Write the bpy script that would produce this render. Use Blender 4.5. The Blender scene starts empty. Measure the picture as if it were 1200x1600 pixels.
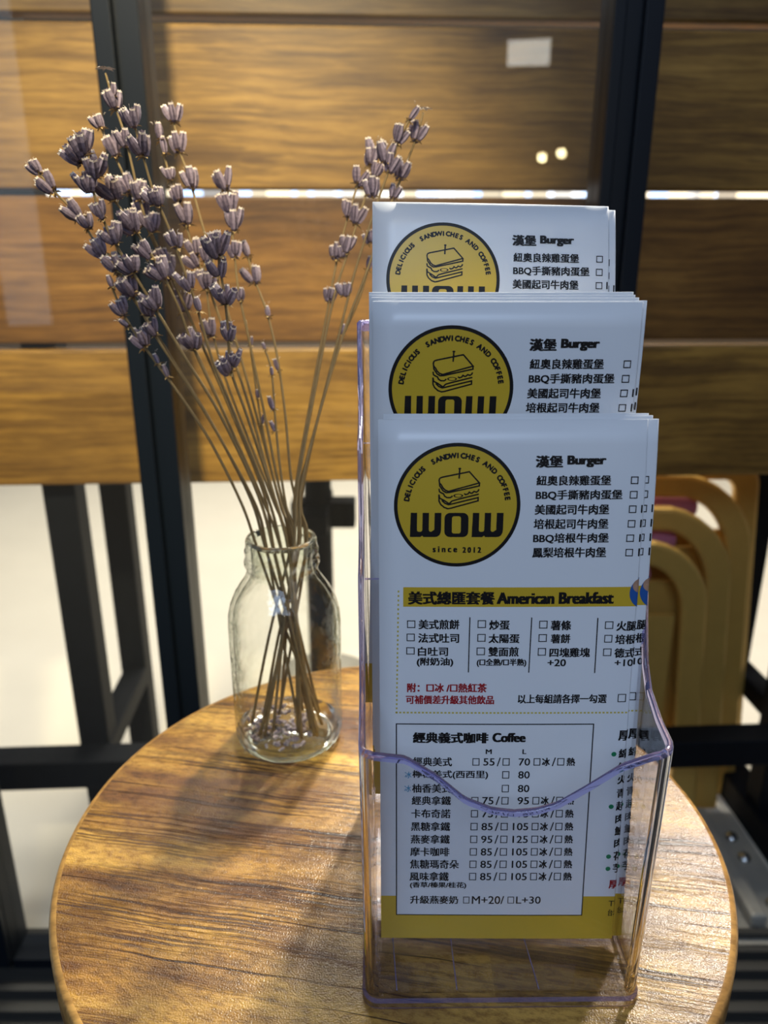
import bpy, bmesh, math, random
from mathutils import Vector, Matrix, Quaternion

# ------------------------------------------------------------------ camera, world, light, exposure
SC = bpy.context.scene
COL = SC.collection
T = 0.72                                   # height of the table top above the floor (floor z = 0)
PITCH = math.radians(18.8)
FPX = 1202.0                               # focal length in pixels of the 1200 x 1600 frame
CAM = Vector((0.0, 0.0, T + 0.29))

cam_data = bpy.data.cameras.new('camera')
cam_data.sensor_fit = 'VERTICAL'
cam_data.sensor_height = 36.0
cam_data.sensor_width = 27.0
cam_data.lens = 36.0 * FPX / 1600.0
cam_data.clip_start = 0.02
cam_data.dof.use_dof = True
cam_data.dof.focus_distance = 0.315
cam_data.dof.aperture_fstop = 10.0
cam = bpy.data.objects.new('camera', cam_data)
cam.location = CAM
cam.rotation_euler = (math.pi / 2 - PITCH, 0, 0)
COL.objects.link(cam)
SC.camera = cam

SC.view_settings.view_transform = 'Standard'
SC.view_settings.look = 'None'
SC.view_settings.gamma = 1.0
SC.view_settings.use_curve_mapping = False
SC.view_settings.exposure = 0.18
SC.cycles.use_denoising = True
SC.cycles.max_bounces = 14
SC.cycles.transparent_max_bounces = 40
SC.cycles.transmission_bounces = 12
SC.cycles.glossy_bounces = 6
SC.cycles.sample_clamp_indirect = 4.0
SC.cycles.blur_glossy = 0.5

world = bpy.data.worlds.new('room_ambient')
SC.world = world
world.use_nodes = True
_bg = world.node_tree.nodes['Background']
_bg.inputs[0].default_value = (0.62, 0.72, 1.0, 1)
_bg.inputs[1].default_value = 0.11


def light(name, kind, loc, target, energy, color, size=0.1, size_y=None, spot=None, blend=0.5):
    d = bpy.data.lights.new(name, kind)
    d.energy = energy
    d.color = color
    if kind == 'AREA':
        d.shape = 'RECTANGLE' if size_y else 'DISK'
        d.size = size
        if size_y:
            d.size_y = size_y
    else:
        d.shadow_soft_size = size
    if kind == 'SPOT':
        d.spot_size = math.radians(spot)
        d.spot_blend = blend
    o = bpy.data.objects.new(name, d)
    o.location = loc
    v = Vector(target) - Vector(loc)
    o.rotation_euler = v.to_track_quat('-Z', 'Y').to_euler()
    COL.objects.link(o)
    return o


# ceiling spot beyond the glass, high behind the table: the key light that throws the holder's shadow forward
light('ceiling_spot_key', 'SPOT', (0.40, 1.62, T + 1.86), (0.02, 0.33, T), 330, (1.0, 0.92, 0.76), 0.07, spot=46, blend=0.5)
light('ceiling_spot_side', 'SPOT', (1.02, 1.75, T + 1.62), (0.08, 0.30, T), 160, (1.0, 0.93, 0.84), 0.08, spot=40, blend=0.6)
light('doorway_daylight', 'AREA', (-1.86, -2.4, T + 0.75), (-0.5, 0.8, T + 0.3), 1.3, (0.7, 0.85, 1.0), 0.22, 1.7)
# ceiling panel over the walkway beyond the partition
light('ceiling_panel_walkway', 'AREA', (0.0, 2.5, T + 1.75), (0.0, 2.1, 0), 106, (1.0, 0.93, 0.80), 1.8, 1.3)
# added cool fill light, high behind the photographer, for the leaflet fronts
light('cool_front_fill', 'AREA', (-0.35, -2.2, T + 2.2), (0.0, 0.4, T + 0.1), 37, (0.56, 0.73, 1.0), 1.9, 1.1)
# warm track spot on the planks, left of the photographer
light('track_spot_planks', 'SPOT', (-0.06, -0.35, T + 1.30), (-0.26, 1.07, T + 0.15), 200, (1.0, 0.84, 0.52), 0.06, spot=36, blend=0.8)
# ceiling lamps behind the photographer, mirrored in the glass
light('ceiling_lamp_tube', 'AREA', (0.76, -2.85, T + 1.27), (0.2, 0.8, T + 0.3), 0.5, (1.0, 0.95, 0.85), 0.22, 0.12)
light('downlight_near', 'AREA', (0.83, -2.68, T + 0.75), (0.2, 0.8, T + 0.3), 0.22, (1.0, 0.85, 0.45), 0.045)
light('downlight_far', 'AREA', (0.93, -2.68, T + 0.77), (0.2, 0.8, T + 0.3), 0.22, (1.0, 0.85, 0.45), 0.045)


# ------------------------------------------------------------------ helpers
def ray(u, v):
    """Direction of the line of sight through a point measured on the photograph."""
    x, y = (u - 600) / FPX, -(v - 800) / FPX
    return Vector((x, math.cos(PITCH) + y * math.sin(PITCH), -math.sin(PITCH) + y * math.cos(PITCH)))


def at_depth(u, v, y):
    d = ray(u, v)
    return CAM + d * (y / d.y)


class MB:
    """Collects polygons, then links them as one mesh object."""

    def __init__(self):
        self.v, self.f, self.m, self.s = [], [], [], []

    def add(self, verts, faces, mat=0, smooth=False):
        o = len(self.v)
        self.v += [tuple(p) for p in verts]
        for f in faces:
            self.f.append(tuple(i + o for i in f))
            self.m.append(mat)
            self.s.append(smooth)

    def box(self, lo, hi, mat=0):
        x0, y0, z0 = lo
        x1, y1, z1 = hi
        vs = [(x0, y0, z0), (x1, y0, z0), (x1, y1, z0), (x0, y1, z0), (x0, y0, z1), (x1, y0, z1), (x1, y1, z1), (x0, y1, z1)]
        self.add(vs, [(3, 2, 1, 0), (4, 5, 6, 7), (0, 1, 5, 4), (1, 2, 6, 5), (2, 3, 7, 6), (3, 0, 4, 7)], mat)

    def tube(self, pts, radii, n=8, mat=0, cap=True):
        pts = [Vector(p) for p in pts]
        if not isinstance(radii, (list, tuple)):
            radii = [radii] * len(pts)
        rings, faces, ref = [], [], None
        for i, p in enumerate(pts):
            t = (pts[min(i + 1, len(pts) - 1)] - pts[max(i - 1, 0)]).normalized()
            if ref is None:
                ref = Vector((0, 0, 1)) if abs(t.z) < 0.9 else Vector((1, 0, 0))
            a = t.cross(ref).normalized()
            b = a.cross(t).normalized()
            ref = b
            for k in range(n):
                w = 2 * math.pi * k / n
                rings.append(p + (a * math.cos(w) + b * math.sin(w)) * radii[i])
        for i in range(len(pts) - 1):
            for k in range(n):
                k2 = (k + 1) % n
                faces.append((i * n + k, i * n + k2, (i + 1) * n + k2, (i + 1) * n + k))
        if cap:
            faces.append(tuple(reversed(range(n))))
            faces.append(tuple((len(pts) - 1) * n + k for k in range(n)))
        self.add(rings, faces, mat, True)

    def lathe(self, prof, n=48, mat=0, mats=None, closed=False, smooth=True):
        vs, m = [], len(prof)
        for r, z in prof:
            for k in range(n):
                w = 2 * math.pi * k / n
                vs.append((r * math.cos(w), r * math.sin(w), z))
        rng = range(m) if closed else range(m - 1)
        base = len(self.v)
        self.v += vs
        for i in rng:
            j = (i + 1) % m
            for k in range(n):
                k2 = (k + 1) % n
                self.f.append((base + i * n + k, base + i * n + k2, base + j * n + k2, base + j * n + k))
                self.m.append(mats[i] if mats else mat)
                self.s.append(smooth)

    def mesh(self, name, mats):
        me = bpy.data.meshes.new(name)
        me.from_pydata(self.v, [], self.f)
        for m in mats:
            me.materials.append(m)
        for p, mi, s in zip(me.polygons, self.m, self.s):
            p.material_index = mi
            p.use_smooth = s
        me.update()
        return me

    def build(self, name, mats, parent=None, loc=None, rot=None, bevel=0):
        if not isinstance(mats, (list, tuple)):
            mats = [mats]
        o = bpy.data.objects.new(name, self.mesh(name, mats))
        COL.objects.link(o)
        if parent:
            o.parent = parent
        if loc:
            o.location = loc
        if rot:
            o.rotation_euler = rot
        if bevel:
            b = o.modifiers.new('bevel', 'BEVEL')
            b.width = bevel
            b.segments = 2
            b.limit_method = 'ANGLE'
        return o


def child(name, mesh, parent, label=None):
    o = bpy.data.objects.new(name, mesh)
    o.parent = parent
    COL.objects.link(o)
    if label:
        o['label'] = label
    return o


def tag(o, label=None, cat=None, group=None, kind=None):
    if label: o['label'] = label
    if cat: o['category'] = cat
    if group: o['group'] = group
    if kind: o['kind'] = kind
    return o


def thing(name, label, cat, loc, rotz=0, group=None):
    o = bpy.data.objects.new(name, None)
    o.empty_display_size = 0.02
    o.location = loc
    o.rotation_euler = (0, 0, rotz)
    COL.objects.link(o)
    return tag(o, label, cat, group)


# ------------------------------------------------------------------ materials
def mat_new(name):
    m = bpy.data.materials.new(name)
    m.use_nodes = True
    nt = m.node_tree
    for n in list(nt.nodes):
        nt.nodes.remove(n)
    out = nt.nodes.new('ShaderNodeOutputMaterial')
    return m, nt, out


def N(nt, kind, **kw):
    n = nt.nodes.new(kind)
    for k, v in kw.items():
        if k.startswith('i_'):
            n.inputs[k[2:].replace('_', ' ')].default_value = v
        else:
            setattr(n, k, v)
    return n


def plain(name, color, rough=0.5, metal=0.0, spec=0.5, trans=0.0, ior=1.45, noise=0.0, nscale=40.0, coat=0.0):
    m, nt, out = mat_new(name)
    b = N(nt, 'ShaderNodeBsdfPrincipled')
    b.inputs['Base Color'].default_value = (*color, 1)
    b.inputs['Roughness'].default_value = rough
    b.inputs['Metallic'].default_value = metal
    b.inputs['Specular IOR Level'].default_value = spec
    b.inputs['Transmission Weight'].default_value = trans
    b.inputs['IOR'].default_value = ior
    b.inputs['Coat Weight'].default_value = coat
    if noise:
        tc = N(nt, 'ShaderNodeTexCoord')
        nz = N(nt, 'ShaderNodeTexNoise')
        nz.inputs['Scale'].default_value = nscale
        nz.inputs['Detail'].default_value = 5
        nt.links.new(tc.outputs['Object'], nz.inputs['Vector'])
        mx = N(nt, 'ShaderNodeMixRGB')
        mx.inputs[1].default_value = (*[c * (1 - noise) for c in color], 1)
        mx.inputs[2].default_value = (*[min(1, c * (1 + noise)) for c in color], 1)
        nt.links.new(nz.outputs['Fac'], mx.inputs[0])
        nt.links.new(mx.outputs[0], b.inputs['Base Color'])
    nt.links.new(b.outputs[0], out.inputs[0])
    return m


def clear_mat(name, tint, f0=0.04, edge_tint=None, power=5.0, gloss_rough=0.0, dust=0.0, bump=0.0, bscale=60.0, edge=1.0):
    """Clear thin-walled sheet: light goes straight through, reflection grows towards grazing angles."""
    m, nt, out = mat_new(name)
    L = nt.links
    lw = N(nt, 'ShaderNodeLayerWeight')
    lw.inputs['Blend'].default_value = 0.5
    p = N(nt, 'ShaderNodeMath', operation='POWER')
    p.inputs[1].default_value = power
    L.new(lw.outputs['Facing'], p.inputs[0])
    ma = N(nt, 'ShaderNodeMath', operation='MULTIPLY_ADD')
    ma.inputs[1].default_value = edge * (1 - f0)
    ma.inputs[2].default_value = f0
    L.new(p.outputs[0], ma.inputs[0])
    tr = N(nt, 'ShaderNodeBsdfTransparent')
    tr.inputs[0].default_value = (*tint, 1)
    if edge_tint:
        p3 = N(nt, 'ShaderNodeMath', operation='POWER')
        p3.inputs[1].default_value = 3.5
        L.new(lw.outputs['Facing'], p3.inputs[0])
        tm = N(nt, 'ShaderNodeMixRGB')
        tm.inputs[1].default_value = (*tint, 1)
        tm.inputs[2].default_value = (*edge_tint, 1)
        L.new(p3.outputs[0], tm.inputs[0])
        L.new(tm.outputs[0], tr.inputs[0])
    gl = N(nt, 'ShaderNodeBsdfGlossy')
    gl.inputs['Roughness'].default_value = gloss_rough
    mx = N(nt, 'ShaderNodeMixShader')
    L.new(ma.outputs[0], mx.inputs[0])
    L.new(tr.outputs[0], mx.inputs[1])
    L.new(gl.outputs[0], mx.inputs[2])
    last = mx
    if bump:
        tc = N(nt, 'ShaderNodeTexCoord')
        nz = N(nt, 'ShaderNodeTexNoise')
        nz.inputs['Scale'].default_value = bscale
        L.new(tc.outputs['Object'], nz.inputs['Vector'])
        bp = N(nt, 'ShaderNodeBump')
        bp.inputs['Strength'].default_value = bump
        bp.inputs['Distance'].default_value = 0.01
        L.new(nz.outputs['Fac'], bp.inputs['Height'])
        L.new(bp.outputs[0], gl.inputs['Normal'])
        L.new(bp.outputs[0], lw.inputs['Normal'])
    if dust:
        df = N(nt, 'ShaderNodeBsdfDiffuse')
        df.inputs[0].default_value = (0.8, 0.8, 0.8, 1)
        m2 = N(nt, 'ShaderNodeMixShader')
        m2.inputs[0].default_value = dust
        L.new(mx.outputs[0], m2.inputs[1])
        L.new(df.outputs[0], m2.inputs[2])
        last = m2
    L.new(last.outputs[0], out.inputs[0])
    return m


def ramp(nt, stops):
    r = N(nt, 'ShaderNodeValToRGB')
    e = r.color_ramp.elements
    while len(e) < len(stops):
        e.new(0.5)
    for el, (p, c) in zip(e, stops):
        el.position = p
        el.color = (*c, 1) if len(c) == 3 else c
    return r


def wood(name, cols, rot, stretch, streak_cols, streak_amt, rough, spec, bump_fine=0.0, obj_random=False, knots=False, mottle=9.0):
    """Procedural wood, grain along local x after rotation by rot about z (or the board's own x)."""
    m, nt, out = mat_new(name)
    L = nt.links
    tc = N(nt, 'ShaderNodeTexCoord')
    vec = tc.outputs['Object']
    if obj_random:
        oi = N(nt, 'ShaderNodeObjectInfo')
        sc = N(nt, 'ShaderNodeVectorMath', operation='SCALE')
        sc.inputs[0].default_value = (7.3, 3.1, 5.7)
        L.new(oi.outputs['Random'], sc.inputs['Scale'])
        ad = N(nt, 'ShaderNodeVectorMath', operation='ADD')
        L.new(vec, ad.inputs[0])
        L.new(sc.outputs[0], ad.inputs[1])
        vec = ad.outputs[0]
    mp = N(nt, 'ShaderNodeMapping')
    mp.inputs['Rotation'].default_value = rot
    L.new(vec, mp.inputs['Vector'])
    v0 = mp.outputs[0]
    # gentle warp so that the grain runs in slow waves
    wz = N(nt, 'ShaderNodeTexNoise')
    wz.inputs['Scale'].default_value = 5.0
    L.new(v0, wz.inputs['Vector'])
    wm = N(nt, 'ShaderNodeVectorMath', operation='MULTIPLY_ADD')
    wm.inputs[1].default_value = (0.0, 0.02, 0.02)
    L.new(wz.outputs['Color'], wm.inputs[0])
    L.new(v0, wm.inputs[2])

    def noise(scale_xyz, scale, detail=4, rgh=0.6):
        q = N(nt, 'ShaderNodeMapping')
        q.inputs['Scale'].default_value = scale_xyz
        L.new(wm.outputs[0], q.inputs['Vector'])
        n = N(nt, 'ShaderNodeTexNoise')
        n.inputs['Scale'].default_value = scale
        n.inputs['Detail'].default_value = detail
        n.inputs['Roughness'].default_value = rgh
        L.new(q.outputs[0], n.inputs['Vector'])
        return n

    broad = noise((0.35, 1, 1), mottle, 6, 0.65)
    base = ramp(nt, cols)
    L.new(broad.outputs['Fac'], base.inputs[0])
    # fine grain lines
    fine = noise((0.04, 1, 1), stretch, 5, 0.7)
    fr = ramp(nt, [(0.36, (0.42, 0.36, 0.30)), (0.60, (1.2, 1.18, 1.1))])
    L.new(fine.outputs['Fac'], fr.inputs[0])
    mu = N(nt, 'ShaderNodeMixRGB', blend_type='MULTIPLY')
    mu.inputs[0].default_value = 0.75
    L.new(base.outputs[0], mu.inputs[1])
    L.new(fr.outputs[0], mu.inputs[2])
    # dark streaks
    st = noise((0.06, 1, 1), stretch * 0.42, 4, 0.62)
    sr = ramp(nt, [(0.545, (0, 0, 0)), (0.60, (1, 1, 1))])
    L.new(st.outputs['Fac'], sr.inputs[0])
    msk = noise((0.5, 1, 1), mottle * 0.9, 2, 0.5)
    mr = ramp(nt, [(0.42, (0, 0, 0)), (0.58, (1, 1, 1))])
    L.new(msk.outputs['Fac'], mr.inputs[0])
    fm = N(nt, 'ShaderNodeMath', operation='MULTIPLY')
    L.new(sr.outputs[0], fm.inputs[0])
    L.new(mr.outputs[0], fm.inputs[1])
    fa = N(nt, 'ShaderNodeMath', operation='MULTIPLY')
    fa.inputs[1].default_value = streak_amt
    L.new(fm.outputs[0], fa.inputs[0])
    mx = N(nt, 'ShaderNodeMixRGB')
    mx.inputs[2].default_value = (*streak_cols, 1)
    L.new(fa.outputs[0], mx.inputs[0])
    L.new(mu.outputs[0], mx.inputs[1])
    col = mx.outputs[0]
    if knots:
        q = N(nt, 'ShaderNodeMapping')
        q.inputs['Scale'].default_value = (2.2, 5.0, 5.0)
        L.new(wm.outputs[0], q.inputs['Vector'])
        vo = N(nt, 'ShaderNodeTexVoronoi')
        vo.inputs['Scale'].default_value = 1.3
        L.new(q.outputs[0], vo.inputs['Vector'])
        kr = ramp(nt, [(0.05, (0.25, 0.2, 0.16)), (0.13, (1, 1, 1))])
        L.new(vo.outputs['Distance'], kr.inputs[0])
        km = N(nt, 'ShaderNodeMixRGB', blend_type='MULTIPLY')
        km.inputs[0].default_value = 0.8
        L.new(col, km.inputs[1])
        L.new(kr.outputs[0], km.inputs[2])
        col = km.outputs[0]
    b = N(nt, 'ShaderNodeBsdfPrincipled')
    b.inputs['Roughness'].default_value = rough
    b.inputs['Specular IOR Level'].default_value = spec
    L.new(col, b.inputs['Base Color'])
    if bump_fine:
        gz = N(nt, 'ShaderNodeTexNoise')
        gz.inputs['Scale'].default_value = 900
        gz.inputs['Detail'].default_value = 3
        L.new(vec, gz.inputs['Vector'])
        h = N(nt, 'ShaderNodeMath', operation='MULTIPLY_ADD')
        h.inputs[1].default_value = 1.0
        L.new(gz.outputs['Fac'], h.inputs[0])
        sub = N(nt, 'ShaderNodeMath', operation='MULTIPLY')
        sub.inputs[1].default_value = -0.7
        L.new(fa.outputs[0], sub.inputs[0])
        L.new(sub.outputs[0], h.inputs[2])
        bp = N(nt, 'ShaderNodeBump')
        bp.inputs['Strength'].default_value = bump_fine
        bp.inputs['Distance'].default_value = 0.0006
        L.new(h.outputs[0], bp.inputs['Height'])
        L.new(bp.outputs[0], b.inputs['Normal'])
    L.new(b.outputs[0], out.inputs[0])
    return m


M = {}
def table_wood():
    """Varnished table top: golden mottled ground, grouped dark pore streaks along the grain, grainy gloss."""
    m, nt, out = mat_new('varnished_table_wood')
    L = nt.links
    tc = N(nt, 'ShaderNodeTexCoord')
    mp = N(nt, 'ShaderNodeMapping')
    mp.inputs['Rotation'].default_value = (0, 0, math.radians(10))
    L.new(tc.outputs['Object'], mp.inputs['Vector'])
    wz = N(nt, 'ShaderNodeTexNoise')
    wz.inputs['Scale'].default_value = 14.0
    L.new(mp.outputs[0], wz.inputs['Vector'])
    wm = N(nt, 'ShaderNodeVectorMath', operation='MULTIPLY_ADD')
    wm.inputs[1].default_value = (0.0, 0.008, 0.0)
    L.new(wz.outputs['Color'], wm.inputs[0])
    L.new(mp.outputs[0], wm.inputs[2])

    def noise(sx, sy, detail, rgh=0.55, off=0.0):
        q = N(nt, 'ShaderNodeMapping')
        q.inputs['Scale'].default_value = (sx, sy, 1)
        q.inputs['Location'].default_value = (off, off * 1.7, off)
        L.new(wm.outputs[0], q.inputs['Vector'])
        n = N(nt, 'ShaderNodeTexNoise')
        n.inputs['Scale'].default_value = 1.0
        n.inputs['Detail'].default_value = detail
        n.inputs['Roughness'].default_value = rgh
        L.new(q.outputs[0], n.inputs['Vector'])
        return n.outputs['Fac']

    def mul(a, b_):
        f = N(nt, 'ShaderNodeMath', operation='MULTIPLY')
        L.new(a, f.inputs[0])
        if isinstance(b_, float): f.inputs[1].default_value = b_
        else: L.new(b_, f.inputs[1])
        return f.outputs[0]

    def step(a, lo, hi):
        r = ramp(nt, [(lo, (0, 0, 0)), (hi, (1, 1, 1))])
        L.new(a, r.inputs[0])
        return r.outputs[0]

    def blend(fac, c1, c2, mode='MIX'):
        x = N(nt, 'ShaderNodeMixRGB', blend_type=mode)
        if isinstance(fac, float): x.inputs[0].default_value = fac
        else: L.new(fac, x.inputs[0])
        for k, c in ((1, c1), (2, c2)):
            if isinstance(c, tuple): x.inputs[k].default_value = (*c, 1)
            else: L.new(c, x.inputs[k])
        return x.outputs[0]
    broad = ramp(nt, [(0.38, (0.13, 0.052, 0.011)), (0.50, (0.31, 0.155, 0.026)), (0.62, (0.50, 0.285, 0.056))])
    L.new(noise(7, 34, 3, 0.6), broad.inputs[0])
    mott = ramp(nt, [(0.36, (0.50, 0.42, 0.34)), (0.56, (1.12, 1.10, 1.06))])
    L.new(noise(170, 420, 4, 0.7, 3.0), mott.inputs[0])
    col = blend(0.85, broad.outputs[0], mott.outputs[0], 'MULTIPLY')
    groups = step(noise(6, 62, 2, 0.5, 5.0), 0.47, 0.60)
    fine = step(noise(17, 900, 3, 0.6, 9.0), 0.47, 0.57)
    f1 = mul(mul(groups, fine), 0.85)
    col = blend(f1, col, (0.030, 0.011, 0.007))
    longs = step(noise(5, 330, 2, 0.5, 13.0), 0.615, 0.66)
    f2 = mul(longs, 0.9)
    col = blend(f2, col, (0.026, 0.009, 0.006))
    soft = mul(step(noise(9, 24, 2, 0.5, 21.0), 0.50, 0.64), 0.6)
    col = blend(soft, col, (0.085, 0.030, 0.014))
    b = N(nt, 'ShaderNodeBsdfPrincipled')
    b.inputs['Roughness'].default_value = 0.27
    b.inputs['Specular IOR Level'].default_value = 0.42
    L.new(col, b.inputs['Base Color'])
    gz = N(nt, 'ShaderNodeTexNoise')
    gz.inputs['Scale'].default_value = 1300
    gz.inputs['Detail'].default_value = 1
    L.new(tc.outputs['Object'], gz.inputs['Vector'])
    add = N(nt, 'ShaderNodeMath', operation='ADD')
    L.new(f1, add.inputs[0])
    L.new(f2, add.inputs[1])
    h = N(nt, 'ShaderNodeMath', operation='MULTIPLY_ADD')
    L.new(add.outputs[0], h.inputs[0])
    h.inputs[1].default_value = -0.6
    L.new(gz.outputs['Fac'], h.inputs[2])
    bpn = N(nt, 'ShaderNodeBump')
    bpn.inputs['Strength'].default_value = 0.55
    bpn.inputs['Distance'].default_value = 0.00035
    L.new(h.outputs[0], bpn.inputs['Height'])
    L.new(bpn.outputs[0], b.inputs['Normal'])
    L.new(b.outputs[0], out.inputs[0])
    return m


M['table_wood'] = table_wood()
M['table_edge'] = wood('table_edge_band', [(0.3, (0.30, 0.15, 0.04)), (0.7, (0.55, 0.32, 0.10))], (0, 0, 0), 200,
                       (0.1, 0.05, 0.02), 0.3, 0.35, 0.5)
for _k, _g in (('plank_golden', (1.15, 1.15, 1.1)), ('plank_brown', (0.72, 0.62, 0.60)), ('plank_oak', (0.95, 0.95, 1.0)), ('plank_dull', (0.55, 0.56, 0.70))):
    M[_k] = wood(_k, [(p, tuple(a * g for a, g in zip(c, _g))) for p, c in ((0.34, (0.15, 0.075, 0.014)), (0.5, (0.29, 0.155, 0.030)), (0.68, (0.47, 0.27, 0.060)))],
                 (0, 0, 0), 120, (0.07, 0.030, 0.009), 0.5, 0.45, 0.4, obj_random=True, knots=True, mottle=4.5)
M['black'] = plain('black_powder_coat', (0.005, 0.006, 0.008), 0.6, spec=0.15, noise=0.3)
M['door_frame'] = plain('blue_black_aluminium', (0.004, 0.007, 0.012), 0.4, spec=0.3)
M['sill'] = plain('dark_sill_metal', (0.06, 0.058, 0.052), 0.4, metal=0.3)
M['steel'] = plain('grey_steel', (0.42, 0.40, 0.34), 0.45, metal=0.3, noise=0.15)
M['bolt'] = plain('bright_bolt', (0.7, 0.7, 0.68), 0.25, metal=1.0)
M['floor'] = plain('pale_floor_screed', (0.74, 0.69, 0.58), 0.55, noise=0.06, nscale=7)
M['shop_floor'] = plain('dark_floor_covering', (0.016, 0.014, 0.013), 0.5)
M['wall'] = plain('dark_far_wall', (0.10, 0.07, 0.045), 0.8)
M['gold'] = plain('gold_painted_metal', (0.56, 0.34, 0.080), 0.34, metal=0.35, noise=0.08)
M['pink'] = plain('pink_pad', (0.62, 0.20, 0.28), 0.5)
M['pane'] = clear_mat('door_glass', (0.97, 0.98, 0.98), 0.035, dust=0.006)
M['acrylic'] = clear_mat('clear_acrylic', (0.975, 0.975, 0.985), 0.035, power=4.0)
M['acrylic_edge'] = plain('acrylic_edge_light_tint', (0.48, 0.44, 0.92), 0.03, spec=0.6, trans=0.85, ior=1.40)  # violet tint stands for the blue-purple light the edges reflect
M['acrylic_corner'] = plain('acrylic_moulded_corner', (0.97, 0.96, 0.99), 0.0, spec=0.5, trans=1.0, ior=1.47)
M['bottle'] = clear_mat('bottle_glass', (0.985, 0.99, 0.98), 0.035, edge_tint=(0.52, 0.56, 0.48), power=3.4, bump=0.4, bscale=60, edge=0.7)
M['bottle_neck'] = clear_mat('bottle_neck_glass', (0.96, 0.98, 0.94), 0.06, edge_tint=(0.50, 0.55, 0.44), power=2.0, bump=0.35, bscale=90, edge=0.95)
M['bottle_thick'] = plain('bottle_thick_glass', (0.86, 0.93, 0.84), 0.02, spec=0.5, trans=0.97, ior=1.35)
M['paper'] = plain('laminated_paper', (0.83, 0.84, 0.86), 0.28, spec=0.45)
M['ink'] = plain('black_ink', (0.012, 0.010, 0.010), 0.4, spec=0.3)
M['yellow'] = plain('yellow_ink', (0.66, 0.43, 0.03), 0.32)
M['dots'] = plain('ochre_dots', (0.62, 0.50, 0.08), 0.4)
M['red'] = plain('dark_red_ink', (0.36, 0.012, 0.016), 0.4)
M['blue'] = plain('blue_ink', (0.02, 0.10, 0.36), 0.4)
M['cyan'] = plain('cyan_ink', (0.04, 0.30, 0.50), 0.4)
M['green'] = plain('green_ink', (0.01, 0.22, 0.09), 0.4)
M['food'] = plain('printed_food_brown', (0.45, 0.26, 0.17), 0.4, noise=0.4, nscale=400)
M['stem'] = plain('dry_stem', (0.21, 0.145, 0.060), 0.7, noise=0.3, nscale=120)
M['calyx'] = plain('dried_calyx', (0.105, 0.080, 0.110), 0.7, noise=0.75, nscale=7)
M['calyx_ridge'] = plain('calyx_ridge', (0.24, 0.19, 0.235), 0.75, noise=0.5, nscale=9)
M['calyx_fallen'] = plain('fallen_calyx', (0.30, 0.24, 0.23), 0.8, noise=0.5, nscale=300)
M['calyx_rim'] = plain('pale_calyx_rim', (0.66, 0.57, 0.48), 0.8)
M['bract'] = plain('straw_bract', (0.42, 0.29, 0.12), 0.8)


def far_lights_mat():
    m, nt, out = mat_new('far_lights_glow')
    L = nt.links
    tc = N(nt, 'ShaderNodeTexCoord')
    mp = N(nt, 'ShaderNodeMapping')
    mp.inputs['Scale'].default_value = (12.0, 1, 0.2)
    L.new(tc.outputs['Object'], mp.inputs['Vector'])
    vo = N(nt, 'ShaderNodeTexVoronoi')
    vo.inputs['Scale'].default_value = 1.0
    L.new(mp.outputs[0], vo.inputs['Vector'])
    r = ramp(nt, [(0.0, (0.05, 0.05, 0.06)), (0.35, (0.9, 0.75, 0.5)), (0.5, (0.08, 0.07, 0.07)), (0.62, (1.0, 0.95, 0.85)), (0.8, (0.4, 0.6, 1.0)), (0.9, (0.9, 0.8, 0.6))])
    L.new(vo.outputs['Color'], r.inputs[0])
    e = N(nt, 'ShaderNodeEmission')
    e.inputs[1].default_value = 2.6
    L.new(r.outputs[0], e.inputs[0])
    L.new(e.outputs[0], out.inputs[0])
    return m


M['far_lights'] = far_lights_mat()

# ------------------------------------------------------------------ setting
mb = MB()
mb.add([(-4, -3.2, 0), (4, -3.2, 0), (4, 4.5, 0), (-4, 4.5, 0)], [(0, 1, 2, 3)])
tag(mb.build('floor', M['floor']), 'pale cream screed floor running under the partition', kind='structure')
mb = MB()
mb.box((-4, 4.2, 0), (4, 4.3, 3.0))
tag(mb.build('wall_back', M['wall']), 'dark far wall beyond the walkway', kind='structure')
mb = MB()
mb.box((-2.6, 4.17, T + 0.40), (2.8, 4.199, T + 0.68))  # glowing strip added on the far wall in place of bright distant lights
tag(mb.build('far_lights_strip', M['far_lights']), 'glowing strip standing in for far lights glimpsed through the gap between planks', kind='structure')

# glass sliding door: stiles, bottom rail, sill track and two panes
GY = 0.85
door = thing('door_1', 'blue-black framed glass sliding door behind the table', None, (0, GY, 0))
door['kind'] = 'structure'


def stile(x0, x1, lips):
    b = MB()
    b.box((x0, 0.0, 0.03), (x1, 0.05, T + 1.05))
    for a, c, d in lips:
        b.box((a, -0.012 if d else -0.006, 0.03), (c, 0.0, T + 1.05))
    return b.build('door_stile', M['door_frame'], door, bevel=0.0015)


stile(-0.277, -0.235, [(-0.277, -0.258, True)])
stile(0.219, 0.265, [(0.219, 0.231, False), (0.247, 0.265, True)])
stile(-0.60, -0.54, [(-0.56, -0.54, True)])
b = MB()
b.box((-0.54, 0.0, 0.004), (-0.277, 0.045, 0.032))
b.box((-0.235, 0.0, 0.004), (0.219, 0.045, 0.032))
b.build('bottom_rail', M['door_frame'], door)
for x0, x1 in ((-0.54, -0.277), (-0.235, 0.219)):
    b = MB()
    b.box((x0, 0.020, 0.032), (x1, 0.026, T + 1.05))
    b.build('glass_pane', M['pane'], door)
b = MB()
b.box((-1.2, -0.11, 0.0), (1.2, 0.075, 0.004))
for k in range(6):
    y = -0.10 + k * 0.032
    b.box((-1.2, y, 0.004), (1.2, y + 0.010, 0.016))
b.build('sill_track', M['sill'], door)
b = MB()
b.box((-4.0, -4.0, 0.0), (4.0, GY - 0.115, 0.003))
tag(b.build('trim_1', M['shop_floor']), 'near-black floor covering on the near side of the sliding door', kind='structure')

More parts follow.
